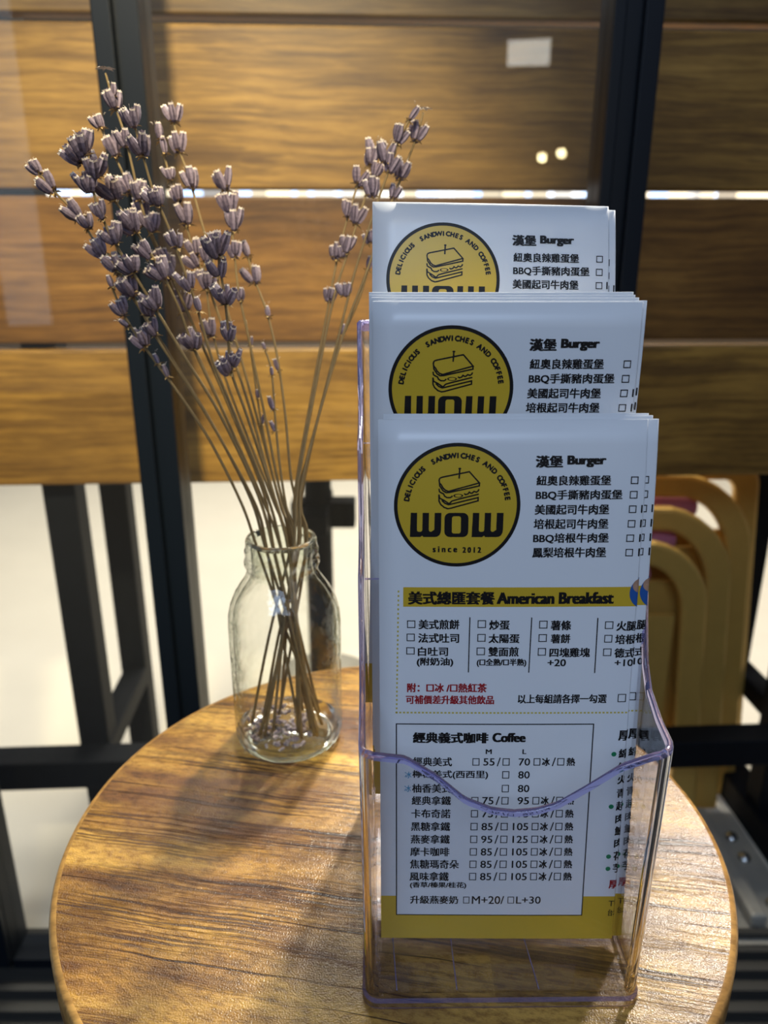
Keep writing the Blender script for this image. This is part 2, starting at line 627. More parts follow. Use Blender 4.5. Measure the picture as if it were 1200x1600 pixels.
# ------------------------------------------------------------------ plank partition beyond the glass
part = thing('plank_partition', 'partition of wide golden-brown planks on a black steel frame behind the glass door', 'partition', (0, 1.07, 0), math.radians(3.0))
zs = [T - 0.030, T + 0.168, T + 0.360, T + 0.552, T + 0.66]
for i in range(4):
    b = MB()
    b.box((-1.3, 0.0, zs[i] + 0.004), (1.3, 0.030, zs[i + 1] - 0.005))
    b.build('plank', M[('plank_golden', 'plank_brown', 'plank_oak', 'plank_dull')[i]], part, bevel=0.003)
LEGW = 0.048
for x, y in ((-0.476, 0.031), (-0.476, 0.28), (0.70, 0.031), (0.705, 0.225)):
    b = MB()
    b.box((x - LEGW / 2, y, 0.0), (x + LEGW / 2, y + LEGW, (T + 0.60) if y < 0.1 else T - 0.035))
    b.build('leg', M['black'], part, bevel=0.003)
b = MB()
b.box((-1.3, -0.020, T - 0.528), (1.3, 0.030, T - 0.478))
b.build('front_rail', M['black'], part, bevel=0.003)
for x in (-0.470, 0.715):
    b = MB()
    b.box((x - 0.021, 0.030, T - 0.515), (x + 0.021, 0.275, T - 0.478))
    b.build('side_rail', M['black'], part, bevel=0.003)
b = MB()
b.box((-1.3, 0.235, T - 0.075), (1.3, 0.275, T - 0.035))
b.build('back_rail', M['black'], part, bevel=0.003)
b = MB()
b.box((0.665, -0.12, 0.0), (0.72, 0.225, 0.055))
b.build('floor_skid', M['black'], part, bevel=0.004)

# steel foot plate with bolts on the floor at the right
fp = thing('foot_plate', 'grey bolted steel foot plate on the floor beside the partition skid', 'bracket', (0.60, 1.06, 0), math.radians(1))
b = MB()
b.box((-0.075, -0.16, 0.0), (0.058, 0.13, 0.006))
b.build('base_plate', M['steel'], fp)
b = MB()
b.box((-0.030, -0.13, 0.006), (-0.002, 0.12, 0.030))
b.build('ridge', M['steel'], fp, bevel=0.006)
for y in (-0.085, 0.015, 0.065):
    b = MB()
    b.lathe([(0.0001, 0.014), (0.008, 0.013), (0.011, 0.009), (0.012, 0.006)], 16)
    b.build('bolt', M['bolt'], fp, loc=(0.028, y, 0))

# black pedestal of the stand beyond the partition
pd = thing('pedestal_stand', 'black pedestal column with crossed arms and grey disc foot behind the glass bottle', 'stand', (-0.150, 1.66, 0))
b = MB()
b.lathe([(0.0001, 0.0), (0.13, 0.0), (0.13, 0.012), (0.05, 0.022), (0.0001, 0.022)], 40)
b.build('disc_foot', M['steel'], pd)
b = MB()
b.lathe([(0.031, 0.02), (0.031, T - 0.02)], 20)
b.build('column', M['black'], pd)
b = MB()
b.box((-0.06, -0.028, T - 0.305), (0.085, 0.028, T - 0.245))
b.box((-0.028, -0.10, T - 0.300), (0.028, 0.10, T - 0.250))
b.build('cross_arms', M['black'], pd, bevel=0.004)
b = MB()
b.lathe([(0.0001, T - 0.02), (0.17, T - 0.02), (0.17, T + 0.015), (0.0001, T + 0.015)], 32)
b.build('seat', M['black'], pd)


# ------------------------------------------------------------------ gold chairs stacked under the partition
def arch_pts(w, h, r, n=8):
    """Outline of an upright arch: left foot, up, round the corners, down to the right foot."""
    p = [(0, 0), (0, h - r)]
    for k in range(1, n + 1):
        a = math.pi - k * math.pi / 2 / n
        p.append((r + r * math.cos(a), h - r + r * math.sin(a)))
    for k in range(1, n + 1):
        a = math.pi / 2 - k * math.pi / 2 / n
        p.append((w - r + r * math.cos(a), h - r + r * math.sin(a)))
    p += [(w, 0)]
    return p


def gold_chair(xr, y, ztop, label, r=0.12, width=0.40, pad=True, lean=0.0):
    t = thing('gold_chair', label, 'chair', (xr - width, y, 0), 0, 'gold chairs stacked beneath the partition')
    outer = arch_pts(width, ztop, r)
    band = 0.042
    inner = [(band + x * (width - 2 * band) / width, z if i in (0, len(outer) - 1) else z) for i, (x, z) in enumerate(arch_pts(width, ztop - band, max(0.02, r - band * 0.6)))]
    splay = lambda q: [(x + (0.085 if x > width / 2 else -0.085) * (ztop - z) * abs(x / width - 0.5) * 2, z) for x, z in q]
    outer, inner = splay(outer), splay(inner)
    n = len(outer)
    b = MB()
    vs = []
    for (x, z) in outer: vs.append((x, 0.0, z))
    for (x, z) in inner: vs.append((x, 0.0, z))
    for (x, z) in outer: vs.append((x, 0.022, z))
    for (x, z) in inner: vs.append((x, 0.022, z))
    fs = []
    for i in range(n - 1):
        fs += [(i, i + 1, n + i + 1, n + i), (2 * n + i + 1, 2 * n + i, 3 * n + i, 3 * n + i + 1),
               (i + 1, i, 2 * n + i, 2 * n + i + 1), (n + i, n + i + 1, 3 * n + i + 1, 3 * n + i)]
    fs += [(0, n, 3 * n, 2 * n), (n - 1, 3 * n - 1, 4 * n - 1, 2 * n - 1)]
    b.add(vs, fs, 0, False)
    b.build('frame', M['gold'], t, bevel=0.007)
    b = MB()
    b.box((band, 0.006, ztop - 0.50), (width - band, 0.014, ztop - 0.135))
    b.build('back_panel', M['gold'], t)
    if pad:
        b = MB()
        b.tube([(band + 0.01, 0.034, ztop - 0.068), (width - band - 0.045, 0.034, ztop - 0.068)], 0.016, 12)
        b.build('pad', M['pink'], t, bevel=0)
    return t


gold_chair(0.532, 1.165, T - 0.158, 'gold chair with rounded back, lowest and nearest of the stack', 0.11)
gold_chair(0.584, 1.205, T - 0.112, 'gold chair with pink pad, second arch from the front of the stack', 0.13)
gold_chair(0.630, 1.245, T - 0.066, 'gold chair with pink pad, third arch from the front of the stack', 0.14)
gold_chair(0.648, 1.275, T - 0.045, 'gold chair at the back of the stack, beside the black leg', 0.05, pad=False)

# ------------------------------------------------------------------ round table
TC, TR = Vector((0.0043, 0.3341, 0)), 0.1695
tb = thing('round_table', 'small round varnished brown wood table with streaky grain', 'table', TC)
b = MB()
R_ = TR
prof = [(0.0, T), (R_ - 0.0035, T), (R_ - 0.0012, T - 0.0008), (R_, T - 0.003), (R_, T - 0.019), (R_ - 0.002, T - 0.022), (0.0, T - 0.022)]
n = 160
vs, fs, ms = [], [], []
for r, z in prof[1:-1]:
    for k in range(n):
        w = 2 * math.pi * k / n
        vs.append((r * math.cos(w), r * math.sin(w), z))
b.add(vs, [tuple(range(n))], 0)
m_ = len(prof) - 2
for i in range(m_ - 1):
    for k in range(n):
        b.f.append((i * n + k, (i + 1) * n + k, (i + 1) * n + (k + 1) % n, i * n + (k + 1) % n))
        b.m.append(1)
        b.s.append(True)
b.f.append(tuple(reversed(range((m_ - 1) * n, m_ * n))))
b.m.append(0)
b.s.append(False)
b.build('tabletop', [M['table_wood'], M['table_edge']], tb)
for k in range(4):
    a = math.pi / 4 + k * math.pi / 2
    b = MB()
    b.tube([(0.115 * math.cos(a), 0.115 * math.sin(a), T - 0.022), (0.155 * math.cos(a), 0.155 * math.sin(a), 0.0)], 0.011, 10)
    b.build('leg', M['black'], tb)
b = MB()
b.tube([(0.143 * math.cos(2 * math.pi * k / 32), 0.143 * math.sin(2 * math.pi * k / 32), 0.22) for k in range(33)], 0.007, 8)
b.build('foot_ring', M['black'], tb)

# ------------------------------------------------------------------ clear three-pocket leaflet holder
HX, HY = 0.0478, 0.231
hold = thing('leaflet_holder', 'clear acrylic three-pocket leaflet holder with edges tinted for violet reflections', 'holder', (HX, HY, T), math.radians(0.6))
HD = 0.131
WT = 0.0024
Y_DIV = (0.050, 0.088)
Z_F, Z_D2, Z_D1, Z_B = 0.1215, 0.168, 0.214, 0.260


def half_w(z): return 0.0553 + 0.014 * z


SCOOP = [(0, .1215), (.05, .1210), (.15, .1195), (.25, .1113), (.34, .1015), (.43, .0968), (.50, .0957), (.57, .0965), (.64, .0992), (.73, .1066), (.83, .1156), (.93, .1203), (1, .1215)]
STEP = [(0, 0), (.35, .06), (.6, .16), (.75, .34), (.86, .64), (.94, .90), (1, 1)]


def lerp(tab, x):
    if x <= tab[0][0]: return tab[0][1]
    for (a, p), (c, q) in zip(tab, tab[1:]):
        if x <= c:
            t = (x - a) / (c - a)
            return p + (q - p) * t
    return tab[-1][1]


def side_h(y):
    for y0, y1, z0, z1 in ((0, Y_DIV[0], Z_F, Z_D2), (Y_DIV[0], Y_DIV[1], Z_D2, Z_D1), (Y_DIV[1], HD, Z_D1, Z_B)):
        if y <= y1:
            return z0 + (z1 - z0) * lerp(STEP, (y - y0) / (y1 - y0))
    return Z_B


RC = 0.0055
per = []                                    # (side sign or 0, y, unit x, nx, ny, height, corner?)
NF = 48
for k in range(NF + 1):
    u = -1 + 2 * k / NF
    per.append(('f', u * 0.90, 0.0, 0, -1, lerp(SCOOP, 0.5 + u * 0.45), 0))
for k in range(1, 6):
    a = k / 6 * math.pi / 2
    per.append(('c', 1, 1, math.sin(a), -math.cos(a), Z_F, 1))
NS = 54
for k in range(NS + 1):
    y = RC + (HD - 2 * RC) * k / NS
    per.append(('s', 1, y, 1, 0, side_h(y), 0))
for k in range(1, 6):
    a = k / 6 * math.pi / 2
    per.append(('k', 1, 1, math.cos(a), math.sin(a), Z_B, 1))
for k in range(NF + 1):
    u = 1 - 2 * k / NF
    per.append(('b', u * 0.90, HD, 0, 1, Z_B, 0))
for k in range(1, 6):
    a = k / 6 * math.pi / 2
    per.append(('k', -1, 1, -math.sin(a), math.cos(a), Z_B, 1))
for k in range(NS + 1):
    y = HD - RC - (HD - 2 * RC) * k / NS
    per.append(('s', -1, y, -1, 0, side_h(y), 0))
for k in range(1, 6):
    a = k / 6 * math.pi / 2
    per.append(('c', -1, 1, -math.cos(a), -math.sin(a), Z_F, 1))


def wall_pt(p, z, off):
    """Point of the holder wall at height z, off metres outwards of the outer face."""
    kind, u, y, nx, ny, h, c = p
    hw = half_w(z)
    if kind == 'f':
        base = (u / 0.90 * (hw - RC), 0.0)
    elif kind == 'b':
        base = (u / 0.90 * (hw - RC), HD)
    elif kind == 's':
        base = (u * hw, y)
    else:
        cx = u * (hw - RC)
        cy = RC if kind == 'c' else HD - RC
        base = (cx + RC * nx, cy + RC * ny)
    return (base[0] + nx * off, base[1] + ny * off, z)


b = MB()
np_ = len(per)
rows = []
# outer face with the small foot flange, then the rounded rim, then the inner face down to the floor
spec_rows = [('z', 0.0, 0.0012, 1), ('z', 0.0009, 0.0013, 1), ('z', 0.0030, 0.0012, 1), ('z', 0.0042, 0.0, 1)]
spec_rows += [('t', t, 0.0, 0) for t in (0.15, 0.4, 0.65, 0.85, 0.985)]
spec_rows += [('r', 0, 0.0, 1), ('r', 0.5, 0.0, 1), ('r', 1, 0.0, 1)]
spec_rows += [('i', t, 0.0, 0) for t in (0.985, 0.85, 0.65, 0.4, 0.15)]
spec_rows += [('z', 0.0056, -WT, 0), ('z', 0.0040, -WT, 0)]
for kind, t, off, m in spec_rows:
    ring = []
    for p in per:
        h = p[5]
        if kind == 'z': ring.append(wall_pt(p, t, off))
        elif kind == 't': ring.append(wall_pt(p, 0.0042 + t * (h - 0.0054), 0.0))
        elif kind == 'i': ring.append(wall_pt(p, 0.0042 + t * (h - 0.0054), -WT))
        else:
            a = t * math.pi
            ring.append(wall_pt(p, h - 0.0012 + 0.0012 * math.sin(a), -WT / 2 + WT / 2 * math.cos(a)))
    rows.append(ring)
allv = [q for r in rows for q in r]
nr = len(rows)
base = 0
b.v = allv
for i in range(nr - 1):
    for k in range(np_):
        k2 = (k + 1) % np_
        b.f.append((i * np_ + k, i * np_ + k2, (i + 1) * np_ + k2, (i + 1) * np_ + k))
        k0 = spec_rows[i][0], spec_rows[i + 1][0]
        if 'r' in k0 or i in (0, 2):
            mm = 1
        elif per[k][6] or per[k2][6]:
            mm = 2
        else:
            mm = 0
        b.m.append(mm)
        b.s.append(True)
b.f.append(tuple(reversed(range(np_))))
b.m.append(0); b.s.append(False)
b.f.append(tuple((nr - 1) * np_ + k for k in range(np_)))
b.m.append(0); b.s.append(False)
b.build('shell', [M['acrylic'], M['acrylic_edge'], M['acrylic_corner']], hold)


def slab(name, y, z0, z1, thick=0.002):
    s = MB()
    x0, x1 = half_w(z0) - WT - 0.0003, half_w(z1) - WT - 0.0003
    y0, y1 = y - thick / 2, y + thick / 2
    vs = [(-x0, y0, z0), (x0, y0, z0), (x0, y1, z0), (-x0, y1, z0), (-x1, y0, z1), (x1, y0, z1), (x1, y1, z1), (-x1, y1, z1)]
    s.add(vs, [(3, 2, 1, 0), (0, 1, 5, 4), (1, 2, 6, 5), (2, 3, 7, 6), (3, 0, 4, 7)], 0)
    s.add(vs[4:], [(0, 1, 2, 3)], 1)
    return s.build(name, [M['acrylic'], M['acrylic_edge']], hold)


slab('divider', Y_DIV[0], 0.0043, Z_D2 - 0.0015)
slab('divider', Y_DIV[1], 0.0043, Z_D1 - 0.0015)
for y0, y1, z in ((Y_DIV[0] + 0.0013, Y_DIV[1] - 0.0013, 0.0435), (Y_DIV[1] + 0.0013, HD - WT - 0.0003, 0.0885)):
    s = MB()
    hw = half_w(z) - WT - 0.0004
    s.box((-hw, y0, z - 0.002), (hw, y1, z))
    s.build('pocket_floor', M['acrylic'], hold)
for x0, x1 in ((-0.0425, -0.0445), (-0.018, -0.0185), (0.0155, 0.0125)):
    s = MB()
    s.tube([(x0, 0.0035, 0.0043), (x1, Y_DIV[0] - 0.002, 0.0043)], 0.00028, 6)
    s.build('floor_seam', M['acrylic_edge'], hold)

# ------------------------------------------------------------------ leaflets
W, LH = 0.100, 0.2258
FOLD = 0.0007
# pose of the foremost leaflet of each pocket: origin (bottom left), yaw, lean, roll
POSE = {'front': ((-0.0012, 0.2584, 0.0055), -0.0098, 0.0987, -0.0055),
        'mid': ((-0.0041, 0.3021, 0.0461), -0.0152, -0.0321, 0.0003),
        'back': ((-0.0058, 0.2863, 0.0919), 0.0448, 0.2646, 0.0164)}


def pose_matrix(tier):
    o, yaw, lean, roll = POSE[tier]
    Rm = Matrix.Rotation(yaw, 3, 'Z') @ Matrix.Rotation(-lean, 3, 'X') @ Matrix.Rotation(roll, 3, 'Y')
    return Vector((o[0], o[1], o[2] + T)), Rm


PO, PR = pose_matrix('front')


def local(u, v):
    """Place on the leaflet (metres from its lower left corner) of a point measured on the photograph."""
    d = ray(u, v)
    nrm = PR.col[1]
    t = (PO - CAM).dot(nrm) / d.dot(nrm)
    q = PR.transposed() @ (CAM + d * t - PO)
    return q.x, q.z


def bend(tier, lx, lz):
    """How far the limp sheet curves back (+) out of its plane."""
    y = -0.0007 * math.sin(math.pi * max(0, min(1, lx / W))) * (0.3 + 0.7 * lz / LH)
    k = max(0.0, (lz / LH - 0.84) / 0.16)
    y += 0.0022 * k * k
    if tier == 'back':
        z0 = 0.150
        if lz < z0:
            y += 0.040 * ((z0 - lz) / z0) ** 1.4
    return y


def on_sheet(tier, lx, lz, d):
    """Point on the folded sheet at strip position lx (wraps round the fold at x = W), d metres out of the paper."""
    if lx <= W:
        return (lx, bend(tier, lx, lz) - d, lz)
    a = (lx - W) / FOLD
    yb = bend(tier, W, lz)
    if a <= math.pi:
        return (W + (FOLD + d) * math.sin(a), yb + FOLD - (FOLD + d) * math.cos(a), lz)
    x = W - (lx - W - math.pi * FOLD)
    return (x, bend(tier, x, lz) + 2 * FOLD + d, lz)


_glyph_cache = {}


def text_poly(body, offset):
    key = (body, offset)
    if key not in _glyph_cache:
        c = bpy.data.curves.new('lettering', 'FONT')
        c.body = body
        c.offset = offset
        c.resolution_u = 3
        o = bpy.data.objects.new('lettering', c)
        COL.objects.link(o)
        dg = bpy.context.evaluated_depsgraph_get()
        me = bpy.data.meshes.new_from_object(o.evaluated_get(dg))
        vs = [(v.co.x, v.co.y) for v in me.vertices]
        fs = [tuple(p.vertices) for p in me.polygons]
        bpy.data.objects.remove(o)
        bpy.data.curves.remove(c)
        bpy.data.meshes.remove(me)
        _glyph_cache[key] = (vs, fs)
    return _glyph_cache[key]


def clip_x(poly, x, keep_left):
    out = []
    for i, p in enumerate(poly):
        q = poly[(i + 1) % len(poly)]
        ip, iq = (p[0] <= x) == keep_left, (q[0] <= x) == keep_left
        if ip:
            out.append(p)
        if ip != iq:
            t = (x - p[0]) / (q[0] - p[0])
            out.append((x, p[1] + (q[1] - p[1]) * t))
    return out


def at_fold(pts, fs):
    """Cut artwork into narrow strips where the paper turns, and drop what lies round the back."""
    cuts = [W + FOLD * k * 0.35 for k in range(7)]
    np2, nf = [], []
    for f in fs:
        rest = [pts[i] for i in f]
        for x in cuts:
            if len(rest) < 3:
                break
            left = clip_x(rest, x, True)
            if len(left) >= 3:
                nf.append(tuple(range(len(np2), len(np2) + len(left))))
                np2 += left
            rest = clip_x(rest, x, False)
    return np2, nf


class Print:
    """Flat artwork in leaflet coordinates: polygons (x, z) with a material and a layer."""

    def __init__(self):
        self.items = []

    def poly(self, pts, faces, mat, layer=2):
        self.items.append((pts, faces, mat, layer))

    def text(self, body, u0, u1, v0, v1, mat='ink', off=0.012, layer=3):
        """Lettering whose outline box is measured on the photograph: left, right, top, bottom."""
        vs, fs = text_poly(body, 0.0)
        xs = [p[0] for p in vs]
        ys = [p[1] for p in vs]
        x0, x1, y0, y1 = min(xs), max(xs), min(ys), max(ys)
        um = (u0 + u1) / 2
        vm = (v0 + v1) / 2
        lx0, lx1 = local(u0, vm)[0], local(u1, vm)[0]
        lz0, lz1 = local(um, v1)[1], local(um, v0)[1]
        # heavier weights are overprinted with small shifts inside the same outline box
        wx = off * 0.9 * (lz1 - lz0)
        wz = off * 0.45 * (lz1 - lz0)
        if off == 0.06:      # wide poster face: heavy uprights
            wx, wz = 0.075 * (lz1 - lz0), 0.028 * (lz1 - lz0)
        shifts = [(0, 0)] if off < 0.004 else [(-wx, -wz), (wx, -wz), (-wx, wz), (wx, wz)] + ([(0, 0)] if off > 0.03 else [])
        for k, (sx, sz) in enumerate(shifts):
            pts = [(lx0 + wx + (x - x0) / (x1 - x0) * (lx1 - lx0 - 2 * wx) + sx, lz0 + wz + (y - y0) / (y1 - y0) * (lz1 - lz0 - 2 * wz) + sz) for x, y in vs]
            self.poly(pts, fs, mat, layer + 0.1 * k)

    def rect(self, x0, z0, x1, z1, mat, layer=1, nx=1, nz=1):
        pts, fs = [], []
        for j in range(nz + 1):
            for i in range(nx + 1):
                pts.append((x0 + (x1 - x0) * i / nx, z0 + (z1 - z0) * j / nz))
        for j in range(nz):
            for i in range(nx):
                a = j * (nx + 1) + i
                fs.append((a, a + 1, a + nx + 2, a + nx + 1))
        self.poly(pts, fs, mat, layer)

    def frame(self, x0, z0, x1, z1, w, mat='ink', layer=3):
        n = 12
        self.rect(x0, z0, x1, z0 + w, mat, layer, n, 1)
        self.rect(x0, z1 - w, x1, z1, mat, layer, n, 1)
        self.rect(x0, z0 + w, x0 + w, z1 - w, mat, layer, 1, n)
        self.rect(x1 - w, z0 + w, x1, z1 - w, mat, layer, 1, n)

    def box(self, u0, u1, v0, v1, mat='ink'):
        um, vm = (u0 + u1) / 2, (v0 + v1) / 2
        self.frame(local(u0, vm)[0], local(um, v1)[1], local(u1, vm)[0], local(um, v0)[1], 0.00034, mat)

    def line(self, pts, w, mat='ink', layer=3, closed=False):
        pts = [Vector(p) for p in pts]
        n = len(pts)
        vs, fs = [], []
        for i, p in enumerate(pts):
            a = pts[(i - 1) % n] if (i or closed) else p
            c = pts[(i + 1) % n] if (i < n - 1 or closed) else p
            d1, d2 = (p - a), (c - p)
            d1 = d1.normalized() if d1.length else d2.normalized()
            d2 = d2.normalized() if d2.length else d1
            t = (d1 + d2)
            t = t.normalized() if t.length > 1e-6 else d1
            nn = Vector((-t.y, t.x)) * (w / 2) / max(0.5, t.dot(d1))
            vs += [tuple(p + nn), tuple(p - nn)]
        for i in range(n if closed else n - 1):
            j = (i + 1) % n
            fs.append((2 * i, 2 * i + 1, 2 * j + 1, 2 * j))
        self.poly(vs, fs, mat, layer)

    def disc(self, cx, cz, rx, rz, mat, layer, n=64, rings=8, r0=0.0):
        pts, fs = [], []
        for j in range(rings + 1):
            r = r0 + (1 - r0) * j / rings
            for k in range(n):
                a = 2 * math.pi * k / n
                pts.append((cx + rx * r * math.cos(a), cz + rz * r * math.sin(a)))
        for j in range(rings):
            for k in range(n):
                k2 = (k + 1) % n
                fs.append((j * n + k, (j + 1) * n + k, (j + 1) * n + k2, j * n + k2))
        self.poly(pts, fs, mat, layer)

    def mesh(self, name, tier):
        mats, b = [], MB()
        for pts, fs, mat, layer in self.items:
            if max(p[0] for p in pts) > W:
                pts, fs = at_fold(pts, fs)
            if mat not in mats:
                mats.append(mat)
            b.add([on_sheet(tier, x, z, 0.00006 * layer) for x, z in pts], fs, mats.index(mat))
        me = b.mesh(name, [M[k] for k in mats])
        return me


def smooth_line(pts, per_seg=6):
    out = []
    n = len(pts)
    for i in range(n - 1):
        p0, p1, p2, p3 = (Vector(pts[max(i - 1, 0)]), Vector(pts[i]), Vector(pts[i + 1]), Vector(pts[min(i + 2, n - 1)]))
        for k in range(per_seg):
            t = k / per_seg
            out.append(tuple(0.5 * ((2 * p1) + (p2 - p0) * t + (2 * p0 - 5 * p1 + 4 * p2 - p3) * t * t + (3 * p1 - p0 - 3 * p2 + p3) * t ** 3)))
    out.append(tuple(pts[-1]))
    return out


# --- round badge
badge = Print()
BC = local(714, 790.2)
BR = 0.5 * (local(812.7, 790)[0] - local(615.4, 790)[0])
badge.disc(BC[0], BC[1], BR, BR, 'ink', 1, 96, 1, 0.0 + 0.90)
badge.disc(BC[0], BC[1], BR * 0.942, BR * 0.942, 'yellow', 2, 96, 6)


def bp(x, y):
    """Badge artwork point measured on a crop of the badge."""
    return (BC[0] + (x - 595) / 515 * BR, BC[1] + (575 - y) / 503 * BR)


def arc_word(word, a0, a1, rad=0.805, size=0.082):
    n = len(word)
    for i, ch in enumerate(word):
        a = math.radians(a0 + (a1 - a0) * (i / (n - 1)))
        vs, fs = text_poly(ch, 0.004)
        xs = [p[0] for p in vs]
        xm = (min(xs) + max(xs)) / 2
        s = size * BR / 0.73
        rot = a - math.pi / 2
        cx, cz = BC[0] + rad * BR * math.cos(a), BC[1] + rad * BR * math.sin(a)
        pts = []
        for x, y in vs:
            px, py = (x - xm) * s * 0.98, (y - 0.36) * s
            pts.append((cx + px * math.cos(rot) - py * math.sin(rot), cz + px * math.sin(rot) + py * math.cos(rot)))
        w = 0.0075 * BR
        for k, (sx, sz) in enumerate(((-w, 0), (w, 0), (0, w), (0, -w))):
            badge.poly([(x + sx, z + sz) for x, z in pts], fs, 'ink', 3 + 0.1 * k)


arc_word('DELICIOUS', 171.5, 132.5)
arc_word('SANDWICHES', 118.5, 67.0)
arc_word('AND', 57.0, 44.0)
arc_word('COFFEE', 34.5, 8.8)


def heavy_w(x):
    """Blocky rounded W of the badge: three strokes joined at the foot."""
    def P_(px, py): return bp(x + px, py)
    # strokes as strips, joined by the foot
    badge.poly([P_(5, 630), P_(57, 630), P_(56, 770), P_(0, 770)], [(3, 2, 1, 0)], 'ink', 3)
    badge.poly([P_(102, 630), P_(154, 630), P_(153, 770), P_(100, 770)], [(3, 2, 1, 0)], 'ink', 3)
    badge.poly([P_(200, 630), P_(255, 630), P_(254, 770), P_(198, 770)], [(3, 2, 1, 0)], 'ink', 3)
    foot = [P_(0, 770), P_(56, 770), P_(59, 781), P_(68, 786), P_(88, 786), P_(97, 781), P_(100, 770), P_(153, 770), P_(156, 781), P_(166, 786), P_(186, 786), P_(195, 781), P_(198, 770),
            P_(254, 770), P_(250, 795), P_(240, 815), P_(222, 827), P_(200, 830), P_(107, 830), P_(104, 821), P_(96, 821), P_(84, 830), P_(-2, 830)]
    c = len(foot)
    top, bot = [0, 1, 2, 3, 4, 5, 6, 7, 8, 9, 10, 11, 12, 13], [22, 21, 20, 19, 18, 17, 16, 15, 14]
    tris = []
    i, j = 0, 0
    while i < len(top) - 1 or j < len(bot) - 1:
        if j == len(bot) - 1 or (i < len(top) - 1 and foot[top[i + 1]][0] <= foot[bot[j + 1]][0]):
            tris.append((top[i], bot[j], top[i + 1])); i += 1
        else:
            tris.append((top[i], bot[j], bot[j + 1])); j += 1
    badge.poly(foot, tris, 'ink', 3)


heavy_w(213)
heavy_w(720)


def rrect(x0, y0, x1, y1, r, n=5):
    pts = []
    for cx, cy, a0 in ((x1 - r, y0 + r, -90), (x1 - r, y1 - r, 0), (x0 + r, y1 - r, 90), (x0 + r, y0 + r, 180)):
        for k in range(n + 1):
            a = math.radians(a0 + 90 * k / n)
            pts.append((cx + r * math.cos(a), cy + r * math.sin(a)))
    return pts


o1, o2 = rrect(494, 630, 690, 830, 45), rrect(555, 658, 628, 800, 18)
nn_ = len(o1)
badge.poly([bp(*p) for p in o1 + o2], [(i, (i + 1) % nn_, nn_ + (i + 1) % nn_, nn_ + i) for i in range(nn_)], 'ink', 3)
BB = lambda u0, u1, v0, v1: (600 + u0 / 5.217, 600 + u1 / 5.217, 680 + v0 / 5.217, 680 + v1 / 5.217)
badge.text('s i n c e', *BB(395, 596, 902, 951), off=0.08)
badge.text('2 0 1 2', *BB(638, 790, 908, 955), off=0.08)
LWD = 0.024 * BR
for pts, cl in (([(452, 350), (475, 342), (690, 299), (772, 388), (700, 408), (560, 446), (525, 456), (500, 448), (480, 430), (465, 405), (450, 388), (447, 368)], True),
                ([(449, 380), (452, 412), (466, 432), (480, 452), (505, 466), (535, 464), (570, 456), (700, 428), (772, 412), (772, 388)], False),
                ([(446, 434), (450, 458), (470, 470), (484, 476), (492, 494), (512, 506), (538, 506), (552, 498), (554, 490)], False),
                ([(650, 474), (664, 482), (682, 476), (692, 462), (704, 470), (716, 470), (730, 456), (750, 462), (764, 452), (770, 438)], False),
                ([(446, 480), (452, 510), (490, 530), (530, 556), (552, 534), (600, 520), (770, 478)], False),
                ([(446, 486), (448, 536), (462, 562), (490, 586), (520, 596), (545, 592), (580, 582), (764, 532), (764, 506), (560, 556), (525, 564), (495, 552), (470, 528)], False)):
    q = [bp(*p) for p in (pts + [pts[0]] if cl else pts)]
    badge.line(q, LWD)
c0 = bp(603, 491)
badge.disc(c0[0], c0[1], 0.078 * BR, 0.030 * BR, 'ink', 3, 28, 1, 0.68)
badge.line([bp(612, 276), bp(608, 354)], 0.026 * BR)
c0 = bp(612, 274)
badge.disc(c0[0], c0[1], 0.024 * BR, 0.014 * BR, 'ink', 4, 16, 1)

# --- burger list
burger = Print()
burger.text('漢堡', 837, 880, 711.7, 730.6, off=0.055)
burger.text('Burger', 886.5, 947.8, 711.7, 730.0, off=0.06)
rows_ = [('紐奧良辣雞蛋堡', 838, 955, 742.5, 758.3), ('BBQ手撕豬肉蛋堡', 836.7, 972.5, 765, 781), ('美國起司牛肉堡', 835, 951.7, 787.6, 803.5),
         ('培根起司牛肉堡', 833.3, 950.4, 810, 826), ('BBQ培根牛肉堡', 832.5, 950.8, 832.3, 848.4), ('鳳梨培根牛肉堡', 831.3, 946.7, 854.4, 870.4)]
for r in rows_:
    burger.text(*r, off=0.036)
for q in ((986, 997.8, 744.6, 756.2), (984, 996, 767, 778.8), (982.4, 994.2, 789.6, 801.2), (980.6, 992.4, 812.4, 824), (978.4, 990.4, 835, 846.4), (977, 988.8, 857.4, 868.8)):
    burger.box(*q)
for s, (u, v) in zip(('110', '105', '105', '120'), ((1001.5, 795.2), (1000, 818), (998.5, 840.6), (997, 863))):
    burger.text(s, u, u + 24, v - 6.5, v + 6, off=0.020)

# --- breakfast panel
brk = Print()
bx0, bz1 = local(630, 917.2)
bz0 = local(630, 947.6)[1]
brk.rect(bx0, bz0, W + FOLD * 2.6, bz1, 'yellow', 1, 40, 1)
brk.text('美式總匯套餐', 637.5, 773, 923.3, 944.2, off=0.055)
brk.text('American Breakfast', 775.8, 959, 924.4, 943, off=0.06)
cx, cz = local(1011, 926)
brk.disc(cx, cz, 0.0068, 0.0068, 'blue', 3, 40, 6)
cx, cz = local(1003, 915)
brk.disc(cx, cz, 0.0036, 0.0030, 'food', 4, 24, 3)
for q in ((636, 648.8, 969, 980.6), (635.3, 648, 989.6, 1001.2), (634.8, 647.8, 1010.8, 1022), (746, 759, 968.2, 980.2), (745.6, 758.4, 989.6, 1001.6),
          (744.4, 757.4, 1010.8, 1022.6), (842, 855, 969, 981), (841, 853.9, 990, 1002), (839.9, 852.6, 1011.6, 1023.4), (945, 958, 970.4, 982.2),
          (943.8, 956.4, 991.6, 1003.4), (942, 955, 1012.8, 1024.4), (965, 978, 1084, 1096.6)):
    brk.box(*q)
